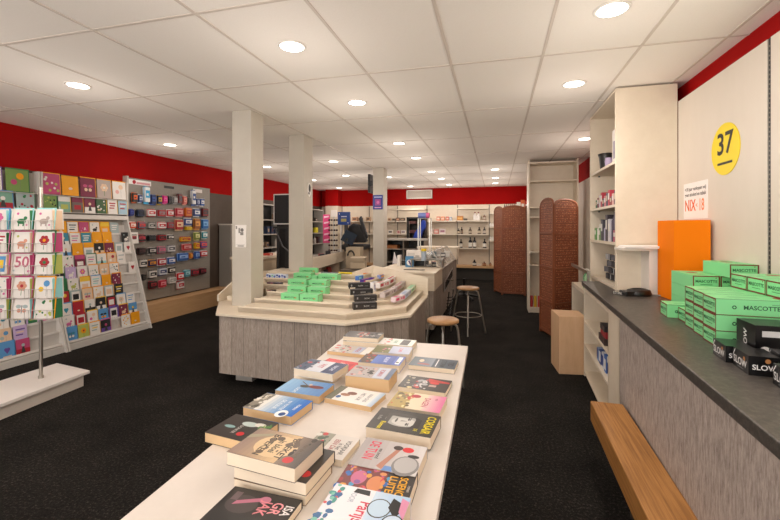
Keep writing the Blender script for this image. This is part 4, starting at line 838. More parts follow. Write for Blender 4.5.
for i, (u, v, c, h, r, cap, nm) in enumerate([(423.8, 257.5, 'a8b8c8', .13, .035, 'e8c818', 'pale blue tub with yellow lid')]):
    b = MB().lathe([(r, 0), (r, h)], M(c), n=16).lathe([(r*1.02, h), (r*1.02, h+.035)], M(cap), n=16); b2 = b
    MB().box(-.20, .28, -.03, .25, .10, .12, M('8a8680')).box(-.19, -.17, -.02, .24, 0, .10, M('8a8680')).box(.25, .27, -.02, .24, 0, .10, M('8a8680')).build('work_shelf', None, (*G(u, v+4, .92), .84), 0, label='grey raised work shelf at the back of the checkout', cat='shelf')
    x, y = G(u, v+3.2, .96); b.build('tub', None, (x, y, .96), 0, label=nm+' on the raised shelf of the checkout', cat='tub')
for i in range(5):
    c = ['c8c4be', '7a8a90', 'b0a8a0', '5a5a60', 'd8d4cc'][i]
    b = MB().box(-.04, .04, 0, .06, 0, .07+.02*(i % 3), M(c, .4)).box(-.03, .03, -.001, 0, .02, .05, M('e8e4e0'))
    x, y = G(429+4.2*i, 258, .96); b.build('desk_item', None, (x, y+.05*i, .961), .1*i, label='%s small box on the raised checkout shelf, %s from the yellow lidded tub' % (cname(c), ordn(i)), cat='box', group='small boxes on the checkout shelf')
fs_ = thing('sample_stand', 'slim steel stand with shelves rising behind the checkout', 'stand', (-1.33, 7.0, 0))
for xx in (0, .2):
    for yy in (0, .2): MB().box(xx-.008, xx+.008, yy-.008, yy+.008, .0, 1.58, STEEL).build('post', fs_)
for z in (.85, 1.0, 1.2, 1.58): MB().box(0, .2, 0, .2, z-.006, z, M('a8a49c', .3)).build('shelf', fs_)
b = MB().tube([(0, 0, 0), (.14, .02, 0)], .05, M('6a7ab8', .5), n=14).tube([(.141, .02, 0), (.20, .02, 0)], .05, M('d05a8a', .5), n=14); b.build('fabric_roll', None, (-1.35, 7.1, 1.632), 0, label='blue and pink roll lying on top of the steel stand', cat='roll')

# ================================================================== far wall shelving
fw = thing('wall_shelving', 'cream wall shelving with bottles and boxes along the far wall', 'shelving', (0, 0, 0))
UX = [-4.54, -3.67, -2.80, -1.93, -1.06, -.19, .68]
YS = 11.22
MB().box(-4.54, .68, YF-.03, YF-.002, .30, 2.06, CREAM).build('back_panel', fw)
for x in UX: MB().box(x-.012, x+.012, YF-.05, YF-.03, .05, 2.06, M('8c8478', .5)).build('upright', fw)
for i in range(6):
    lv = [1.62, 1.25, .87]
    if i in (2, 4): lv = [1.96]+lv
    if i == 5: lv = [1.82, 1.45, 1.08]
    for z in lv: MB().box(UX[i]+.014, UX[i+1]-.014, YS, YF-.05, z-.03, z, M('ddd2c0', .5)).build('shelf', fw)
MB().box(-4.54, .68, YS-.08, YF-.05, .33, .39, OAKP).build('base_deck', fw)
MB().box(-4.54, .68, YS+.05, YF-.05, 0, .33, M('3a352f')).build('kick_board', fw)
def bottle(u, base, hpx, rpx, c, lc, cap, lab, Y=11.32):
    d = ray(u, V0); x = d[0]/d[1]*Y; f = -x*sa+Y*ca; H = hpx/FPX*f; r = rpx/FPX*f
    b = MB().lathe([(r*.95, 0), (r, H*.05), (r, H*.6), (r*.35, H*.76), (r*.35, H*.9)], M(c, .2), n=14).lathe([(r*.4, H*.88), (r*.4, H)], M(cap), n=12)
    b.lathe([(r*1.03, H*.12), (r*1.03, H*.5)], M(lc), n=14)
    b.build('bottle', None, (x, Y, base), 0, label=lab, cat='bottle', group='bottles on the far wall shelves')
for a in [(461, .87, 8.5, 1.6, '1c1a1a', 'd8d0c4', '201c1c', 'leftmost'), (470.3, .87, 10.5, 1.8, '18161a', 'e8e4dc', '181818', 'second from the left'), (474.6, .87, 10.5, 1.8, '18161a', 'e8e4dc', '181818', 'third from the left'), (484.6, .87, 9, 1.8, '18161a', 'e8e4dc', '181818', 'rightmost')]:
    bottle(*a[:7], 'dark white labelled bottle on the lowest far wall shelf, %s' % a[7])
for a in [(458.6, 1.25, 5.5, 1.4, '3a2a24', 'b8a890', '201c1c', 'leftmost'), (461.8, 1.25, 7, 1.2, '2c2422', '8a7a68', '201c1c', 'second'), (470.2, 1.25, 6.5, 1.6, '4a3a30', 'b0a490', '241c1a', 'third'), (479.2, 1.25, 6.8, 1.6, '3a302a', 'c0b4a0', '241c1a', 'fourth'), (484.4, 1.25, 7, 1.5, '2c2422', 'c8bcb0', '1c1818', 'rightmost')]:
    bottle(*a[:7], 'small brown bottle on the middle wall shelf left of the screen, %s' % a[7])
for a in [(475, 1.62, 8.5, 1.8, 'e8e0dc', 'f0ece8', '8a2a30', 'left one'), (478.4, 1.62, 8.5, 1.8, 'e4dcd8', 'f0ece8', '8a2a30', 'right one')]:
    bottle(*a[:7], 'white bottle with a red cap on the upper wall shelf, %s of the pair' % a[7])
bottle(484.4, 1.62, 6.5, 1.5, '6a4a38', 'b8a898', 'e0d8d0', 'brown bottle with a pale cap on the upper wall shelf near the screen')
bottle(474.5, .39, 6, 1.9, '1a181a', 'e0dcd4', '181818', 'squat black bottle on the wooden base deck of the far shelving', 11.2)
bottle(484.2, .39, 4.2, 1.8, '7a4426', 'b07a50', '4a2818', 'squat brown jar on the wooden base deck, left one', 11.2)
bottle(490.4, .39, 3.6, 1.2, '8a5a3a', 'b88a60', '4a3020', 'small brown jar on the wooden base deck, right one', 11.2)
for i, (u, h, c) in enumerate([(490.6, 4.5, 'ece8e0'), (493, 4.5, 'e4e0d8')]):
    for j, z in enumerate((1.08, 1.45)): bottle(u, z, h, 1.1, c, 'ece7e1', 'b8b0a4', 'small white bottle beside the farther screen, %s one on the %s shelf' % (['left', 'right'][i], ['lower', 'upper'][j]))
def fbox(u0, u1, base, hpx, c, c2, lab, Y=11.3, D=.10):
    x0 = ray(u0, V0); x1 = ray(u1, V0); a = x0[0]/x0[1]*Y; b_ = x1[0]/x1[1]*Y; f = -a*sa+Y*ca; H = hpx/FPX*f
    W = b_-a
    b = MB().box(0, W, 0, D, 0, H, M(c)).box(W*.15, W*.85, -.002, 0, H*.3, H*.7, M(c2))
    b.build('small_box', None, (a, Y, base), 0, label=lab, cat='box', group='boxes on the far wall shelves')
rows_f = [(1.62, [(388, 390.5, 3, 'c8a888', '6a4a3a'), (392, 395, 2.5, '8a7a6a', '3a302a'), (396, 399.5, 3.2, '7a5a48', 'c89a80'), (400.5, 404.5, 3, '4a3a30', 'a08a70'), (436.5, 440, 4.2, 'd88a70', 'e8d0c0'), (441, 444.5, 4.2, 'd8906a', 'e8c8b8'), (446, 448.8, 4, 'c86a5a', 'e0c0b0'), (449.5, 451.8, 3.6, 'a8b0c0', 'd8d4d0'), (456.8, 463, 4.5, 'b87a3a', 'd8a860'), (463.6, 467, 2, '4a4440', '6a6058')]),
          (1.25, [(388, 392.5, 3.6, 'e8e0d6', '3a3a3c'), (397, 400, 3.4, 'd8b8b0', 'b86a68'), (401, 405.5, 3.6, 'e4dcd4', '8a7a80'), (430, 433, 5.5, 'ecdcd4', 'c8b0a8'), (434, 438.5, 4.4, 'd89088', 'e8d0c8'), (439.4, 445.5, 5.2, 'e8dcd8', 'a87888')])]
for z, lst in rows_f:
    for i, (u0, u1, h, c, c2) in enumerate(lst):
        fbox(u0, u1, z, h, c, c2, '%s small box on the %s long shelf of the far wall, %s from the left' % (cname(c), 'upper' if z > 1.5 else 'lower', ordn(i)))
for i, (u0, u1, h, c) in enumerate([(342, 346, 4, 'd8c0a8'), (352, 357, 4, 'c89878'), (358, 362, 3.5, 'a08068'), (366, 370, 4, 'c0a080')]):
    fbox(u0, u1, 1.62, h, c, '5a4030', 'small tan box, upper far wall shelf left of third column, %s from left' % ordn(i))
for i, (u0, u1, h, c) in enumerate([(348, 353, 5, 'e0c0b0'), (355, 361, 5, 'd8b0a0'), (362, 367, 4.5, 'e0c8b8')]):
    fbox(u0, u1, 1.25, h, c, 'b07060', 'small peach box, lower far wall shelf left of third column, %s from left' % ordn(i))
fbox(477, 481, .39, 1.6, 'e0dcd6', 'c0b8b0', 'flat white tray on the wooden base deck beside the squat bottle', 11.2)
# air grille
xa, zt = onY(406.6, 190.3, YF-.03); xb, zb = onY(432, 198.2, YF-.03)
g = thing('air_grille', 'white rectangular air grille on the red band of the far wall', 'vent', (xa, YF-.002, zb))
W = xb-xa; H = zt-zb
MB().box(0, W, -.03, -.02, 0, H, M('b8aea2', .5)).build('backing', g)
b = MB().box(0, W, -.04, -.02, 0, .02, WHITE).box(0, W, -.04, -.02, H-.02, H, WHITE).box(0, .02, -.04, -.02, 0, H, WHITE).box(W-.02, W, -.04, -.02, 0, H, WHITE)
for i in range(1, 9): b.box(.02, W-.02, -.036, -.03, H*i/9-.004, H*i/9+.004, M('d8d0c6', .5))
b.build('frame', g); MB().box(-.01, W+.01, -.02, 0, -.01, H+.01, M('a89c90')).build('collar', g)
# stock on a cabinet behind the farther screen
MB().box(.16, .72, 9.75, 10.1, 0, 1.84, CREAM).build('cream_cabinet', label='narrow cream cabinet hidden behind the farther folding screen', cat='cabinet')
for i in range(6):
    b = MB().lathe([(.018, 0), (.018, .08), (.008, .11), (.008, .14)], M(['3a2a28', '4a3a34', '2c2422'][i % 3]), n=10)
    b.build('vial', None, (.19+.045*i, 9.80, 1.84), 0, label='small dark bottle peeking over the farther folding screen, %s from the left' % ordn(i), cat='bottle', group='small bottles above the screen')
for i, (c, h) in enumerate([('e8e0d4', .17), ('d86a3a', .22), ('c84030', .2)]):
    MB().box(0, .08, 0, .1, 0, h, M(c)).box(.01, .07, -.002, 0, h*.3, h*.6, M('f0e8e0')).build('carton', None, (.46+.09*i, 9.80, 1.84), 0, label='%s carton above the right end of the farther folding screen' % ['cream', 'orange', 'red'][i], cat='box')

# ================================================================== left background
lu = thing('black_shelving', 'tall shelving with black back panels against the left wall beyond the columns', 'shelving', (XL, 7.45, 0))
MB().box(.01, .03, 0, 3.5, .1, 1.92, DARKM).build('back_panel', lu)
for y in (0, 1.15, 2.3, 3.48): MB().box(.01, .34, y, y+.02, 0, 1.94, M('a8a29a', .4)).build('side_panel', lu)
lz = [.32, .66, .98, 1.28, 1.60]
for z in lz+[1.94]:
    for k in range(3): MB().box(.03, .34, 1.15*k+.021, 1.15*(k+1)-.002, z-.022, z, M('bdb6ac', .4)).build('shelf', lu)
q = random.Random(5)
pal = ['a08c78', '8a7058', '6a625a', '6a2828', 'a8a098', '2a3650', '4a4038', 'b8b0a8', '4a2828', '3a3430']
n_ = 0
for zi_, z in enumerate(lz[1:]):
    for k in range(17):
        y = 7.62+.19*k+q.uniform(-.02, .02)
        if q.random() < .42: continue
        c = q.choice(pal); h = q.uniform(.1, .2)
        if q.random() < .35: b = MB().lathe([(.035, 0), (.035, h*.7), (.015, h*.85), (.015, h)], M(c), n=10)
        else: b = MB().box(-.05, .05, -.045, .045, 0, h, M(c)).box(.05, .052, -.03, .03, h*.3, h*.7, M(q.choice(pal)))
        b.build('stock_item', None, (XL+.26, y, z), 0, label='%s stock item on the dark shelving, %s shelf up, %s from the near end' % (cname(c), ordn(zi_), ordn(k)), cat='packet', group='stock on the dark shelving'); n_ += 1
x_, z_ = XL+.28, 1.28
b = MB().lathe([(.07, 0), (.07, .13), (.05, .15)], M('d8c820'), n=14); b.build('yellow_tub', None, (XL+.26, 10.55, 1.28), 0, label='bright yellow tub on the dark shelving right of the second column', cat='tub')
MB().prism([(0, 0), (.16, 0), (.02, .28)], 0, .02, M('d8d0c8'), T(XL+.2, 7.62, 1.94) @ RZ(PI/2) @ RX(PI/2)).build('white_wedge', label='white triangular card standing on top of the dark shelving behind the first column', cat='card')
# large dark screen on a stand
tv = thing('display_screen', 'large black screen with a white edge standing between the first two columns', 'screen', (-3.70, 6.2, 0))
MB().box(0, .50, .0, .03, 1.47, 1.99, M('e4e0dc', .4)).build('frame', tv); MB().box(.018, .50, -.004, 0, 1.49, 1.972, M('0a0a0b', .6)).build('screen', tv)
MB().box(.2, .28, .03, .08, 0, 1.7, DARKM).box(.02, .42, -.12, .25, 0, .03, DARKM).build('stand', tv)
MB().box(.05, .45, -.10, .0, 1.40, 1.43, DARKM).build('tray', tv)
b = MB().tube([(.05, -.02, 1.38), (.2, -.05, 1.1), (.42, -.05, .95)], .012, M('5a5a5c')).tube([(.1, -.02, .4), (.1, -.02, 1.4)], .02, DARKM); b.build('support_arm', tv)
MB().box(-.0, .5, .10, .14, .03, 1.47, BLACK).build('back_cover', tv)
# desk along the back
d1 = thing('back_desk', 'cream desk with brown drawers behind the first and second columns', 'desk', (-4.35, 5.9, 0))
MB().box(0, .55, 0, 1.7, .88, .92, LWOOD).build('top', d1); MB().box(.02, .53, .02, 1.68, 0, .88, M('b09c84')).build('body', d1)
for k in range(3): MB().box(.53, .545, .04+.55*k, .56+.55*k, .1, .84, M('c8b498')).build('drawer_front', d1)
for i, (u, v, c, w_, h_) in enumerate([(268, 253, 'b84030', .12, .04), (281, 252.5, 'ece8e4', .16, .05), (281, 251, 'a08878', .06, .26), (286.5, 252, '5a5a5c', .08, .2)]):
    x, y = -3.95, 0
    d = ray(u, V0); y = max(5.95, min(7.5, d[1]/d[0]*x))
    MB().box(-w_/2, w_/2, -w_/2, w_/2, 0, h_, M(c)).box(w_/2, w_/2+.002, -w_/4, w_/4, h_*.3, h_*.7, M('d8d0c8')).build('desk_item', None, (x, y, .92), .2*i, label='%s on the cream desk behind the first column' % ['low red packet', 'white paper pack', 'tall brown box', 'grey upright box'][i], cat='box')
d2 = thing('counter_desk', 'long open desk with a broad pale front board beyond the second column', 'desk', (0, 0, 0))
p0, p1 = Vector((-2.93, 5.6, 0)), Vector((-3.28, 9.08, 0)); an = math.atan2(p1.y-p0.y, p1.x-p0.x); L = (p1-p0).length; XD = T(*p0) @ RZ(an)
MB().box(0, L, 0, .025, .70, .905, LWOOD, XD).build('front_board', d2)
MB().box(0, L, .025, .6, .70, .72, LWOOD, XD).build('desk_top', d2)
MB().box(0, L, .02, .6, .28, .30, M('c8b8a0'), XD).build('lower_shelf', d2)
for k in range(4): MB().box(L*k/3-(.03 if k else 0), L*k/3+(0 if k else .03), .02, .6, 0, .70, M('cdbda4'), XD).build('panel', d2)
q = random.Random(3)
for k in range(14):
    c = q.choice(['3a3a3c', 'e0dcd4', '8a2a2a', 'b0aaa2', '24242a', 'c8c0b4']); w_ = q.uniform(.05, .1); h_ = q.uniform(.08, .22)
    p = XD @ Vector((.3+L*.9*k/14, .16+.1*(k % 2), .72)); MB().box(-w_, w_, -.05, .05, 0, h_, M(c)).box(-w_*.6, w_*.6, -.052, -.05, h_*.2, h_*.6, M('9a9490')).build('desk_item', None, tuple(p), an+q.uniform(-.3, .3), label='%s item on the pale fronted desk, %s from the second column' % (cname(c), ordn(k)), cat='box', group='things on the pale fronted desk')
for k in range(9):
    c = ['e8e4de', '2a2a2c', '9a2a2a', 'd0c8c0', '3a3a40', 'c04038', 'b8b4b0', '504844', 'e0dad2'][k]; h_ = .26+.03*(k % 3)
    p = XD @ Vector((1.0+.24*k, .12, .30)); MB().box(-.1, .1, 0, .015+.01*(k % 3), 0, h_, M(c), RX(-.25)).build('magazine', None, tuple(p), an, label='%s magazine leaning under the pale fronted desk, %s from the near end' % (cname(c), ordn(k)), cat='magazine', group='magazines under the pale desk')
# pink banner and glasses stand
def at(u, v, Y):
    x, z = onY(u, v, Y); return x, z
x0, z1 = at(323, 214.5, 9.3); x1, z0 = at(329.6, 243, 9.3)
pb = thing('pink_banner', 'tall narrow pink banner with pale marks beside the dark shelving', 'banner', (x0, 9.3, 0))
MB().box(0, x1-x0, 0, .02, z0, z1, M('d8467e', .5)).build('panel', pb)
b = MB(); 
for i in range(5):
    zz = z0+(z1-z0)*(i+.5)/5; b.flat([(.02, zz-.025), (x1-x0-.03, zz), (x1-x0-.02, zz+.04), (.03, zz+.02)], M('f0c0d4'), T(0, -.001, 0) @ Matrix(((1, 0, 0, 0), (0, 0, -1, 0), (0, 1, 0, 0), (0, 0, 0, 1))))
b.build('print', pb); MB().box(0, x1-x0, 0, .03, 0, z0, M('a8a29a')).build('base', pb)
x0, z1 = at(334, 210, 9.0)
gs = thing('glasses_stand', 'white stand of dark glasses right of the pink banner', 'display stand', (x0, 9.0, 0))
MB().lathe([(.14, 0), (.14, .03), (.02, .035), (.02, 1.8)], M('c8c4be', .4), n=18).build('pole', gs); MB().box(-.07, .07, -.02, .02, 1.68, 1.84, WHITE).build('header', gs)
for i in range(7):
    zz = 1.6-.12*i
    for sx in (-1, 1):
        b = MB().disc(-.03, 0, .03, M('1c1a1c', .2), T(sx*.065, -.06, zz) @ RX(PI/2), ry=.022).disc(.03, 0, .03, M('1c1a1c', .2), T(sx*.065, -.06, zz) @ RX(PI/2), ry=.022).tube([(sx*.065-.055, -.058, zz), (sx*.065+.055, -.058, zz)], .004, M('6a3a30')).tube([(sx*.065, -.058, zz), (0, 0, zz)], .003, STEEL, n=5)
        b.build('sunglasses', None, (x0, 9.0, 0), 0, label='dark glasses on the white stand, %s from the top, %s column' % (ordn(i), 'left' if sx < 0 else 'right'), cat='glasses', group='glasses on the stand')
# blue lit display
x0, z1 = at(337.6, 212, 8.2); x1, z0 = at(349.8, 224.8, 8.2)
bd = thing('blue_display', 'blue square display with a yellow panel on a pole beyond the second column', 'screen', (x0, 8.2, 0))
W = x1-x0; H = z1-z0; SX = T(0, -.001, 0) @ Matrix(((1, 0, 0, 0), (0, 0, -1, 0), (0, 1, 0, 0), (0, 0, 0, 1)))
MB().box(0, W, 0, .05, z0, z1, M('1a4696', .3)).build('housing', bd, bevel=.004)
MB().rect(W*.28, z0+H*.25, W*.72, z0+H*.48, M('b8b070'), SX).rect(W*.3, z0+H*.6, W*.75, z0+H*.68, M('d8e0f0'), SX).disc(W*.15, z0+H*.85, .012, M('e8ecf4'), SX).disc(W*.85, z0+H*.15, .012, M('e8ecf4'), SX).build('print', bd)
MB().box(W*.2, W*.32, .0, .04, .72, z0, M('e8e4de')).box(W*.55, W*.8, .0, .04, .9, z0, M('3a3a3c')).box(-.05, W+.05, -.06, .1, 0, .72, M('b0a898')).build('pole', bd)
# tilted monitor + printer
x0, z0 = at(346.5, 243, 7.9)
mo = thing('tilted_monitor', 'small dark blue tilted monitor on the desk below the blue display', 'monitor', (x0, 7.9, z0), (0, 0, .1))
MB().box(-.15, .13, -.01, .01, 0, .25, M('16283a', .2), RX(-.3) @ RZ(0) @ RY(.45)).build('screen', mo); MB().box(-.03, .03, 0, .08, -.1, .1, DARKM).build('foot', mo)
x0, z0 = at(352, 256, 7.7)
pr = thing('receipt_printer', 'beige boxy printer with a black curved slot on the desk', 'printer', (x0, 7.7, .60))
h_ = 1.02-.60
MB().box(-.13, .16, 0, .25, 0, h_, M('b8a890')).build('body', pr); MB().tube([(-.02+.07*math.cos(t*PI/8), -.01, h_-.17+.10*math.sin(t*PI/8)) for t in range(9)], .016, DARKM).build('slot_rim', pr)
x0, _ = at(361, 260, 7.6)
MB().box(-.16, .13, 0, .3, 0, .12, M('cbb89c')).box(-.14, .11, 0, .3, .13, .2, M('b8a68c')).box(-.16, .13, 0, .3, .2, .215, M('d8c8b0')).build('cash_drawer', None, (x0, 7.45, .62), .2, label='pale wooden drawer unit left of the third column', cat='drawer')
MB().box(x0-.35, x0+.14, 7.35, 8.0, .0, .60, M('7a6e60')).build('low_table', label='low brown table under the printer left of the third column', cat='table')
# black slung seat
x0, z0 = at(357, 243, 8.4)
ch = thing('black_chair', 'black reclining chair back with a tall headrest left of the third column', 'chair', (x0, 8.4, 0))
def blk(pts, th, m): return MB().prism([(p[0], p[1]) for p in pts], -th/2, th/2, m, RX(PI/2))
zz = HC
def pz(v, f=8.6): return HC+(V0-v)/FPX*f
def px(u, f=8.6): return (u-357)/FPX*f
blk([(px(345), pz(243)), (px(346), pz(233)), (px(349), pz(226)), (px(354), pz(223)), (px(360), pz(224.5)), (px(365), pz(234)), (px(368.5), pz(241)), (px(366), pz(243))], .12, M('201f20', .6)).build('backrest', ch, bevel=.02)
blk([(px(359.5), pz(218)), (px(361.5), pz(215.5)), (px(363), pz(219)), (px(369), pz(237)), (px(367), pz(240)), (px(362), pz(228))], .07, M('262526', .6)).build('headrest', ch, bevel=.01)
MB().lathe([(.03, .05), (.03, .95)], STEEL).lathe([(.25, 0), (.24, .04), (.04, .05)], DARKM).build('base', ch)
MB().box(-.25, .25, -.3, .2, .95, 1.06, M('201f20', .6)).build('seat', ch, bevel=.02)
# black cabinet, blue jacket, far desk
x0, z1 = at(406.6, 217.2, 10.3); x1, _ = at(425, 217.2, 10.3)
bcb = thing('black_cabinet', 'black open cabinet before the far wall shelving', 'cabinet', (x0, 10.3, 0))
W = x1-x0
MB().box(0, .05, 0, .35, 0, z1, M('1c1715')).box(W-.03, W, 0, .35, 0, z1, M('1c1715')).box(0, W, 0, .35, z1-.05, z1, M('1c1715')).box(0, W, .33, .35, 0, z1, M('2a201e')).build('carcass', bcb)
MB().box(.07, .075, -.004, 0, 1.15, z1-.1, M('c8b8a8')).build('edge_strip', bcb)
MB().box(.05, .24, .05, .3, z1-.17, z1-.10, M('6a3a38')).build('stock_row', bcb); MB().box(.05, .4, .05, .3, 1.28, 1.36, M('5a2a30')).build('stock_row', bcb)
def px2(u, f=9.6): return (u-419)/FPX*f
def pz2(v, f=9.6): return HC+(V0-v)/FPX*f
x0, _ = at(419, 230, 9.7)
MB().prism([(px2(423), pz2(219.5)), (px2(426), pz2(221)), (px2(426), pz2(228)), (px2(423), pz2(232)), (px2(421), pz2(239)), (px2(413), pz2(238.5)), (px2(415), pz2(233)), (px2(419.5), pz2(226))], -.07, .07, M('16389a', .7), RX(PI/2)).build('blue_jacket', None, (x0, 9.7, 0), 0, bevel=.02, label='bright blue jacket slung before the black cabinet', cat='jacket')
b = MB().tube([(.12, .1, 0), (.12, .1, 1.6)], .02, DARKM).lathe([(.2, 0), (.2, .03)], DARKM, T(.12, .1, 0)); b.build('coat_pole', None, (x0, 9.7, 0), 0, label='black pole holding the blue jacket', cat='stand')
bd2 = thing('far_desk', 'grey topped desk with open shelves right of the third column', 'desk', (-2.5, 8.9, 0))
MB().box(0, .95, 0, .6, 1.13, 1.17, M('b8b2a8', .4)).build('top', bd2)
for xx in (0, .45, .93): MB().box(xx, xx+.02, .02, .58, 0, 1.13, M('8a7e70')).build('panel', bd2)
for z in (.3, .62, .92): MB().box(.02, .93, .05, .58, z, z+.02, M('9a9086')).build('shelf', bd2)
MB().box(.02, .93, .57, .59, 0, 1.13, DARKM).build('back_panel', bd2)
MB().box(-2.46, -2.2, 9.0, 9.3, .94, 1.02, M('a86a38')).build('brown_box', label='flat orange brown box on a shelf of the grey topped desk', cat='box')
MB().prism([(0, 0), (.1, 0), (.03, .19)], 0, .012, M('e8e4e8'), T(-1.62, 6.3, .835) @ RZ(.4) @ RX(PI/2)).build('white_leaflet', label='white leaflet standing at the left back of the checkout', cat='leaflet')
# ---- column fittings
t3 = thing('wall_television', 'black television seen edge on, hung high left of the third column', 'television', (-2.29, 7.5, 2.28))
MB().box(-.13, -.09, .0, .28, -.18, .18, M('0e0e10', .5)).build('screen', t3); MB().box(-.08, 0, .0, .1, -.05, .05, DARKM).build('bracket', t3)
ns = thing('blue_notice', 'blue and purple notice on the front of the third column', 'sign', (-2.183, 7.408, 1.90))
MB().box(-.105, .09, -.008, 0, -.135, .14, M('28348c', .4)).build('sheet', ns)
MB().rect(-.06, -.06, .05, .06, M('9a4a8c'), T(0, -.0086, 0) @ Matrix(((1, 0, 0, 0), (0, 0, -1, 0), (0, 1, 0, 0), (0, 0, 0, 1)))).rect(-.08, .09, .07, .11, M('b8c0e8'), T(0, -.0086, 0) @ Matrix(((1, 0, 0, 0), (0, 0, -1, 0), (0, 1, 0, 0), (0, 0, 0, 1)))).rect(-.07, -.11, .06, -.09, M('d8a0c8'), T(0, -.0086, 0) @ Matrix(((1, 0, 0, 0), (0, 0, -1, 0), (0, 1, 0, 0), (0, 0, 0, 1)))).disc(-.005, 0, .03, M('d070b0'), T(0, -.009, 0) @ Matrix(((1, 0, 0, 0), (0, 0, -1, 0), (0, 1, 0, 0), (0, 0, 0, 1)))).build('print', ns)
em = thing('emblem_plate', 'small oval black and white plate on the side of the second column', 'sign', (-2.291, 4.68, 1.89))
RXm = Matrix(((0, 0, 1, 0), (1, 0, 0, 0), (0, 1, 0, 0), (0, 0, 0, 1)))
MB().lathe([(.05, 0), (.05, .004)], M('e8e4de'), RXm @ Matrix.Diagonal((1, 1.8, 1, 1)), n=24).build('plate', em); MB().disc(.01, .02, .03, M('1c1c1c'), RXm, .0045, ry=.05).disc(-.01, -.045, .018, M('1c1c1c'), RXm, .0045).build('figure', em)
# black star base on the carpet
x, y = G(476, 302, 0); sbz = MB()
for k in range(5):
    a = k*2*PI/5+.3; sbz.tube([(0, 0, .09), (.2*math.cos(a), .2*math.sin(a), .055), (.32*math.cos(a), .32*math.sin(a), .03)], .022, DARKM, n=8).lathe([(.026, 0), (.026, .04)], DARKM, T(.32*math.cos(a), .32*math.sin(a), 0), n=10)
sbz.lathe([(.03, .05), (.03, .4)], DARKM); sb = thing('office_chair', 'black office chair base low behind the farther stool', 'chair', (x-.25, y+.35, 0))
sbz.build('star_base', sb)

# ================================================================== book table
bt = thing('book_table', 'long white table in the foreground covered with paperbacks', 'table', (-.51, 2.26, 0), -.012)
TZ = .75
tp = [(-.883, 2.254), (-.152, 2.271), (-.123, .45), (-.80, .45)]
R0 = Matrix(bt.matrix_world) if False else (T(-.51, 2.26, 0) @ RZ(-.012)).inverted()
tl = [tuple((R0 @ Vector((x, y, 0)))[:2]) for x, y in tp]
MB().prism(tl, TZ-.028, TZ-.0, WHITEB).build('table_top', bt, bevel=.002)
MB().prism([(tl[0][0]+.06, -.05), (tl[1][0]-.06, -.05), (tl[2][0]-.08, -1.72), (tl[3][0]+.08, -1.72)], TZ-.10, TZ-.028, M('d8cec4')).build('apron', bt)
for xx, yy in ((-.28, -.1), (.12, -.1), (-.22, -1.6), (.12, -1.6)): MB().box(xx-.025, xx+.025, yy-.025, yy+.025, 0, TZ-.10, M('b8b0a6', .4)).build('leg', bt)

BOOKS = {}
def book(BL, FL, FR, t, z0, cover, art, lab, pages=PAGE, W=None, n=1, grp='paperbacks on the white table'):
    # pixels of the top face corners; z0 = underside height
    zt = z0+t
    fl, fr = Vector(G(*FL, zt)), Vector(G(*FR, zt)); bl = Vector(G(*BL, zt))
    ux = (fr-fl).normalized(); L = (fr-fl).length
    uy = Vector((ux.y, -ux.x))   # towards the camera
    w = abs((bl-fl).dot(uy)) if W is None else W
    an = math.atan2(uy.y, uy.x)
    o = fl-uy*w                    # back-left corner
    root = thing('paperback', lab, 'book', (o.x, o.y, z0), an, grp)
    # local x = towards camera (0 spine .. w fore edge), local y = along the cover (0 bottom .. L top)
    X = ID
    cm_ = M(cover, .32)
    MB().box(.002, w-.001, .0012, L-.0012, .0008, t-.0008, pages).build('pages', root)
    cv = MB().box(0, w, 0, L, 0, .0008, cm_).box(0, w, 0, L, t-.0008, t, cm_).box(-.0012, .0, 0, L, 0, t, cm_)
    k = 0
    for it in art:
        k += 1; z = t+.00006*k
        ty = it[0]
        if ty == 'r': cv.rect(it[1]*w, it[2]*L, it[3]*w, it[4]*L, M(it[5], .35), X, z)
        elif ty == 'd': cv.disc(it[1]*w, it[2]*L, it[3], M(it[4], .35), X, z, 18, ry=it[5] if len(it) > 5 else None)
        elif ty == 'p': cv.flat([(a*w, b*L) for a, b in it[1]], M(it[2], .35), X, z)
        elif ty == 't': cv.text(it[1], it[2]*w, it[3]*L, it[4], M(it[5], .35), X, z, sx=it[6] if len(it) > 6 else .75)
        elif ty == 'g':   # printed fade from one colour to another along the cover
            for i in range(10):
                a, b = it[1]+(it[2]-it[1])*i/10, it[1]+(it[2]-it[1])*(i+1)/10; f_ = i/9
                c1, c2 = it[3], it[4]; hx = ''.join('%02x' % int(int(c1[m:m+2], 16)*(1-f_)+int(c2[m:m+2], 16)*f_) for m in (0, 2, 4))
                cv.rect(0, a*L, w, b*L, M(hx, .35), X, z)
        elif ty == 's':   # scattered specks
            q = random.Random(it[1])
            for i in range(it[6]):
                cx_, cy_ = q.uniform(it[2], it[3]), q.uniform(it[4], it[5]); c = q.choice(it[7]); r_ = q.uniform(.004, .012)
                cv.disc(cx_*w, cy_*L, r_, M(c, .35), X, z+.000004*i, 7, ry=r_*q.uniform(.4, 1.3))
    cv.build('cover', root)
    return root
TB = TZ+.0005
C1 = .0
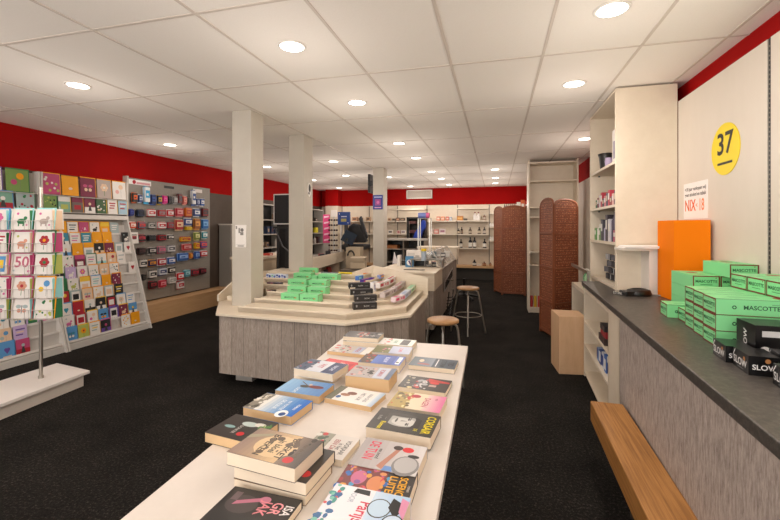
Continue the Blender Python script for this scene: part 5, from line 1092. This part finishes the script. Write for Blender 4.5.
# far end of the table, left to right, then towards the camera
book((349.6, 335), (342.8, 341), (378.2, 343.5), .023, TB, 'e8e4de', [('r', 0, 0, 1, .1, '8a8a88')], 'pale paperback lying under the grey covered one at the far left corner', W=.125)
book((349.6, 329.9), (342.8, 336.2), (378.2, 338.6), .024, TB+.0235, '6a6a6c', [('g', 0, .4, '3c3c3c', '8a8a8a'), ('s', 3, .1, .9, .35, .65, 16, ['c8403a', '8a2a2a', 'd8d0c8', 'e08070']), ('s', 4, .1, .9, .7, .95, 18, ['d8d8d4', '3a3a3a'])], 'grey paperback with a red splash on top of the stack at the far left corner', W=.125)
book((381.4, 338), (377.7, 343.5), (411.5, 346.5), .03, TB, 'e0e4dc', [('r', .1, .05, .9, .3, 'f0e0dc'), ('s', 5, .1, .9, .08, .3, 8, ['d04a3a', '7aa08a']), ('r', .1, .62, .9, .86, '3a3c3a'), ('t', 'BOEK', .5, .45, .025, '5a9a7a')], 'white paperback with green and black print at the far end beside the grey stack', W=.12)
book((334.4, 344.6), (326.9, 350.8), (366.5, 355), .018, TB, 'c8c0b8', [('r', 0, .82, 1, 1, 'f0ece6'), ('s', 6, .05, .95, .05, .55, 26, ['3a3434', 'c84a4a', '8a8a80', 'b8b0a8', 'e8e0d8']), ('r', .1, .6, .9, .8, 'b8c0d8'), ('t', 'MOORD', .5, .68, .024, 'b84050')], 'paperback with a red and grey picture, tan pages, near the far left table edge', PAGET, .125)
book((377.7, 346), (371.5, 352), (409, 354.5), .04, TB, 'b8bcd0', [('r', 0, 0, 1, .45, '7a7a4a'), ('s', 7, .2, .9, .25, .55, 12, ['c87080', 'e0c0c0', '5a5a3a']), ('r', 0, .45, 1, 1, 'c0c8e0'), ('t', 'ZOMER', .5, .72, .025, 'd06a80')], 'paperback with olive and pale blue cover behind the blue one', W=.12)
book((365.2, 354.3), (357.8, 361.7), (399.5, 365.6), .035, TB, '4a6ac0', [('r', 0, 0, 1, .3, '6a5a50'), ('s', 8, .1, .9, .02, .32, 12, ['b84a40', 'd8c8a8', '3a5a8a']), ('g', .3, .8, '6a8ad8', '3a54a8'), ('t', 'BLAUW', .5, .6, .028, 'd8e0f8'), ('r', .1, .86, .9, .96, 'f0f0f0'), ('d', .7, .9, .008, '2a2a2a')], 'blue paperback with a small picture at its left end, mid table', W=.125)
book((323.8, 356), (314, 366), (347, 371.8), .012, TB, 'd83a40', [('s', 9, .1, .9, .02, .3, 8, ['8a2a2a', 'f0d8d0', '5a3a3a']), ('t', 'ROOD', .5, .55, .03, 'f4d0c8'), ('r', .2, .75, .8, .9, 'c02a34')], 'thin bright red paperback partly hidden behind the blue and white one', PAGET, .125)
book((412.5, 355.3), (408.4, 364.6), (454.4, 369.4), .022, TB, '4a5a68', [('g', 0, .5, '5a6a74', '8a94a4'), ('d', .4, .22, .02, 'e0ccb0', .012), ('d', .75, .3, .01, 'b06060', .03), ('r', .1, .565, .9, .59, 'e8eaee'), ('t', 'STORM', .5, .71, .034, '2a343c', .85), ('t', 'TIJD', .5, .88, .034, '2a343c', .95)], 'slate blue paperback at the right edge of the table', W=.125)
book((355.6, 368), (345, 375.4), (389, 380), .052, TB, 'b8b0b0', [('s', 10, .1, .9, .05, .55, 26, ['a84a50', '3a3a3a', 'd8b0a8', '8a8078']), ('r', .05, .6, .95, .86, 'c8d0e0'), ('t', 'ROMAN', .5, .72, .028, 'b04858'), ('r', 0, .88, 1, 1, '5a6a8a')], 'thick paperback with tan pages in the middle of the table', PAGET, .13)
book((405, 374.6), (397.6, 386.2), (445.3, 393), .020, TB, '3a3432', [('s', 12, .1, .95, .05, .25, 12, ['e8d8a0', 'b8b0a0', '1c1c1c']), ('s', 13, .1, .9, .28, .55, 24, ['b8b8bc', 'd8d4d4', '8a8a90', 'c04a4a']), ('p', [(.05, .5), (.2, .98), (.3, .98), (.35, .55)], 'c83a34'), ('d', .4, .68, .012, 'd84040', .02), ('r', .55, .6, .7, .75, 'c8a8a0')], 'black and red paperback with grey lettering near the right table edge', W=.13)
book((395.8, 390.3), (386.5, 405.4), (439.3, 413.4), .030, TB, 'ecdcc0', [('r', 0, 0, 1, .35, 'b8a060'), ('s', 14, .05, .95, .02, .38, 26, ['6a5a30', 'd8c040', 'c84a40', '8a7a50', 'e8d8a0']), ('d', .2, .42, .014, 'b02a38', .018), ('g', .65, 1, 'f0d0c8', 'e07aa8'), ('t', 'DAGEN', .5, .66, .03, 'c05068'), ('t', 'van', .25, .84, .018, 'b05070')], 'paperback with a pink end and yellow picture beside the black and white one', W=.135)
book((378.9, 406.2), (365.6, 426.4), (430.6, 437.9), .006, TB, '1c1a1a', [], 'black bottom cover book under the dark paperback with yellow lettering', W=.14)
book((378.9, 406.2), (365.6, 426.4), (430.6, 437.9), .036, TB+.0065, '3a3632', [('d', .48, .47, .040, '8a8886', .058), ('d', .50, .47, .036, 'b4b2ae', .053), ('d', .54, .50, .026, 'd2d0cc', .040), ('p', [(.2, .62), (.34, .76), (.7, .76), (.82, .6), (.6, .66), (.36, .66)], '24211f'), ('d', .38, .555, .009, '4a4846', .0035), ('d', .62, .555, .009, '4a4846', .0035), ('p', [(.3, .59), (.44, .585), (.44, .575), (.3, .58)], '2a2826'), ('p', [(.56, .585), (.7, .59), (.7, .58), (.56, .575)], '2a2826'), ('p', [(.49, .56), (.46, .45), (.53, .44)], '9a9894'), ('d', .5, .375, .014, '5a5856', .0035), ('d', .24, .42, .012, '4a4744', .05), ('r', .2, .2, .8, .27, '4a4744'), ('t', 'CORSAIR', .5, .88, .038, 'f0dc10', .72), ('t', 'DE', .8, .73, .016, 'd8c820'), ('t', 'Roman', .82, .2, .022, 'f0dc10', .8), ('t', 'thriller', .5, .1, .016, '9a9894')], 'dark paperback with a black and white face and yellow lettering', W=.14)
book((335.4, 386), (324, 397.5), (371, 407), .020, TB, 'ece8e4', [('r', 0, 0, 1, .16, '6a6a5a'), ('d', .55, .3, .012, 'a06a4a', .02), ('d', .4, .4, .014, '7a4a3a', .02), ('d', .75, .22, .012, '2a5a9a', .01), ('t', 'HET UUR', .5, .62, .022, '7a7a80'), ('t', 'VAN ONS', .5, .77, .022, '8a9098'), ('g', .88, 1, 'dce4ec', 'a8c0d8')], 'white paperback with brown figures and tan pages, centre of the table', PAGET, .125)
for k in range(1): book((306.2, 363), (293.5, 371.5), (332.7, 378), .027, TB, 'e8e4e0', [], 'white paged paperback beneath the blue and white patterned one', W=.125)
book((306.2, 359.3), (293.5, 368), (332.7, 374.4), .030, TB+.0275, 'dce0ea', [('r', 0, 0, 1, .3, '5a6a80'), ('s', 15, .1, .9, .05, .35, 14, ['c8505a', '2a3a5a', 'd8d8e0']), ('t', 'WIT', .45, .5, .036, 'c05a6a'), ('r', 0, .68, 1, 1, '2a3a64'), ('t', 'NACHT', .5, .82, .024, 'd0d8ec')], 'blue and white patterned paperback on top of a stack at the left table edge', W=.13)
book((291.2, 377.7), (275, 390), (319.2, 396.4), .030, TB, '8ab4dc', [('g', 0, 1, '9ac4e8', '5a8ac4'), ('d', .45, .48, .012, '4a4a44', .022), ('d', .42, .72, .014, '7a3a3c', .034), ('d', .3, .56, .007, 'e0c8a8'), ('p', [(.1, .3), (.14, .3), (.5, .6), (.46, .6)], '6a5a4a'), ('t', 'LUCHT', .78, .4, .02, 'f0f4f8')], 'light blue paperback with small figures and tan pages at the left table edge', PAGET, .125)
book((261.7, 393.7), (242.8, 407), (291.2, 416.7), .030, TB, '3a8ad8', [('r', 0, 0, 1, .22, '8a8478'), ('s', 16, .05, .95, .02, .25, 22, ['4a463e', 'c8c0b0', '6a6458', 'e8e4dc']), ('g', .22, 1, 'e8e8e4', '1a6ac8'), ('t', 'DE KLEUR', .5, .52, .022, 'e8f0f8'), ('t', 'van WATER', .5, .66, .02, 'e0ecf8'), ('t', 'ROMAN', .5, .88, .016, 'f4f8fc'), ('d', .95, .78, .026, 'f4f8fc', .022), ('d', .97, .8, .013, '1c4a8a', .012)], 'blue and white paperback with a grey end at the left table edge', PAGET, .13)
book((230.4, 416.8), (204.6, 432.2), (250, 443.5), .030, TB, '342e2c', [('d', .3, .55, .014, 'b8c8c4', .03), ('d', .25, .75, .012, 'd8d4cc', .02), ('d', .55, .25, .008, '8ab0b0', .02), ('d', .75, .62, .011, 'c82a30', .013), ('s', 17, .1, .4, .78, .95, 10, ['4a7a3a', '8aa050']), ('t', 'DONKER', .6, .45, .016, 'b8b4b0')], 'dark paperback with a red dot and tan pages at the left table edge', PAGET, .13)
st = [('cream paperback at the bottom of the stack of three', .024, 'efe6da', 0.0), ('dark covered paperback in the middle of the stack of three', .030, '3c3632', .0245)]
fl1, fr1, bl1 = (233.8, 477), (305.5, 498), (262, 452)
book(bl1, (233.8, 478.5), (305.5, 496), .024, TB, '8a6a50', [], 'cream edged paperback at the bottom of the stack of three', W=.135)
book(bl1, (233.8, 466), (306, 483.5), .030, TB+.0245, '3a3633', [('d', .78, .9, .013, 'c82a30', .014), ('t', 'NACHT', .5, .8, .03, '6a6460')], 'dark covered paperback with a red dot in the middle of the stack of three', W=.145)
book((257.3, 429.3), (226.6, 451.4), (294.8, 468.8), .034, TB+.055, '4c4440', [('g', 0, .7, '9a8478', 'd8b88c'), ('g', .7, 1, '8a7868', '4c4440'), ('d', .5, .5, .05, 'e0c49a', .06), ('t', 'BOEKEN', .5, .36, .027, '3a322c', 1), ('t', 'in bloei', .5, .51, .027, '3a322c'), ('t', 'BOEKET', .5, .66, .027, '3a322c', 1), ('t', 'van de nacht', .5, .86, .018, '5a4a3c'), ('s', 18, .05, .95, .3, .9, 18, ['3a322c', '6a5a4c']), ('d', .82, .82, .013, 'c82a30', .014), ('p', [(.3, 0), (.45, 0), (.2, .3), (.1, .3)], 'a8a088')], 'sand and brown paperback with ornate dark lettering, top of the stack of three', W=.13)
book((321, 432.4), (300, 451.5), (342, 460.5), .020, TB, 'd8d2cc', [('r', 0, 0, 1, .4, '9a9a8c'), ('s', 19, .05, .95, .02, .4, 16, ['c84a4a', '5a6a5a', 'e0dcd4']), ('t', 'EEN DAG', .5, .56, .022, 'a04a4a'), ('t', 'in het', .5, .7, .02, '5a5a5a'), ('t', 'VOORJAAR', .5, .84, .02, '4a4a4a')], 'pale paperback with small print between the stack of three and the shoe one', W=.12)
book((362.6, 437.8), (347.8, 463.7), (415.3, 476.7), .034, TB, 'b8b4b4', [('g', 0, 1, 'a8a0a0', 'd8d4d4'), ('t', 'DE TUIN', .42, .20, .040, 'd8204a', .6), ('t', 'een avond', .5, .34, .016, '3a3a3a'), ('p', [(.9, .40), (.2, .58), (.22, .64), (.8, .52), (.98, .50)], 'b8806c'), ('d', .2, .58, .011, '3a2a28', .014), ('d', .22, .74, .013, 'd82a30', .016), ('d', .75, .8, .045, '8a8888', .036), ('d', .72, .8, .036, 'b8b6b6', .03), ('p', [(1, .5), (.85, .52), (.85, .62), (1, .66)], '6a94d0'), ('d', .42, .86, .008, '2a2624', .016)], 'grey paperback with a leg and shoe picture and pink lettering', W=.14)
book((345, 467.2), (328, 495.5), (405.3, 510), .032, TB, '3c3838', [('r', 0, 0, 1, .62, '7a3a3c'), ('s', 20, .03, .97, .02, .66, 60, ['2a6ab8', 'd84a50', 'e0a040', '8a5aa0', 'c86a90', '4a9ac8', 'a83a3c', 'd8905a']), ('d', .4, .25, .028, 'c86a90', .02), ('d', .5, .5, .03, 'd88a5a', .02), ('d', .9, .6, .02, '2a5ab0', .02), ('t', 'SCIENCE', .5, .85, .028, 'f0b020', .75), ('t', 'LUITER', .5, .71, .028, 'f0b020', .9), ('t', 'roman', .5, .955, .012, 'c8c0b8')], 'colourful swirling paperback with yellow lettering near the bottom edge', W=.14)
book((330, 492.4), (306, 527), (392, 548), .052, TB, 'e4e4ec', [('s', 21, .02, .9, .0, .15, 22, ['4a9a90', '3a6a9a', 'd84a50', '7ac0b0']), ('r', 0, .15, 1, .55, 'eeeaf0'), ('t', 'VOOR', .22, .3, .018, 'a8b4c4'), ('p', [(.02, .3), (.12, .28), (.14, .5), (.02, .48)], '1c1c1e'), ('t', 'Parijs', .5, .5, .04, 'd0405a'), ('g', .55, 1, 'c8dcf0', 'a8c8e8'), ('d', .35, .68, .03, '3a3a3c', .026), ('d', .35, .68, .027, 'c0d8ec', .0235), ('p', [(.08, .8), (.2, .98), (.5, .9), (.3, .78)], '1c1c1e'), ('p', [(.04, .9), (.1, 1), (.5, 1), (.35, .92)], 'd890b0'), ('d', .6, .9, .026, '3a3a3c', .024), ('d', .6, .9, .023, 'c8dcf0', .021)], 'white and sky blue paperback with bicycles, cut by the bottom edge', W=.145)
book((222.4, 494.2), (192, 527), (268, 546), .020, TB, '2c2a2a', [('d', .35, .3, .03, '4a4244', .04), ('p', [(.3, .2), (.4, .18), (.2, .55), (.1, .55)], 'b87088'), ('d', .17, .55, .012, 'c07a92', .014), ('t', 'JAK', .35, .60, .036, 'e08894', .8), ('t', 'GR', .3, .76, .036, 'f0a0a8', .8), ('t', 'ISA', .3, .91, .03, 'f0ecec', .8), ('r', .1, .1, .3, .2, '6a5a60')], 'black paperback with pink lettering, cut by the bottom edge at the left', W=.14)
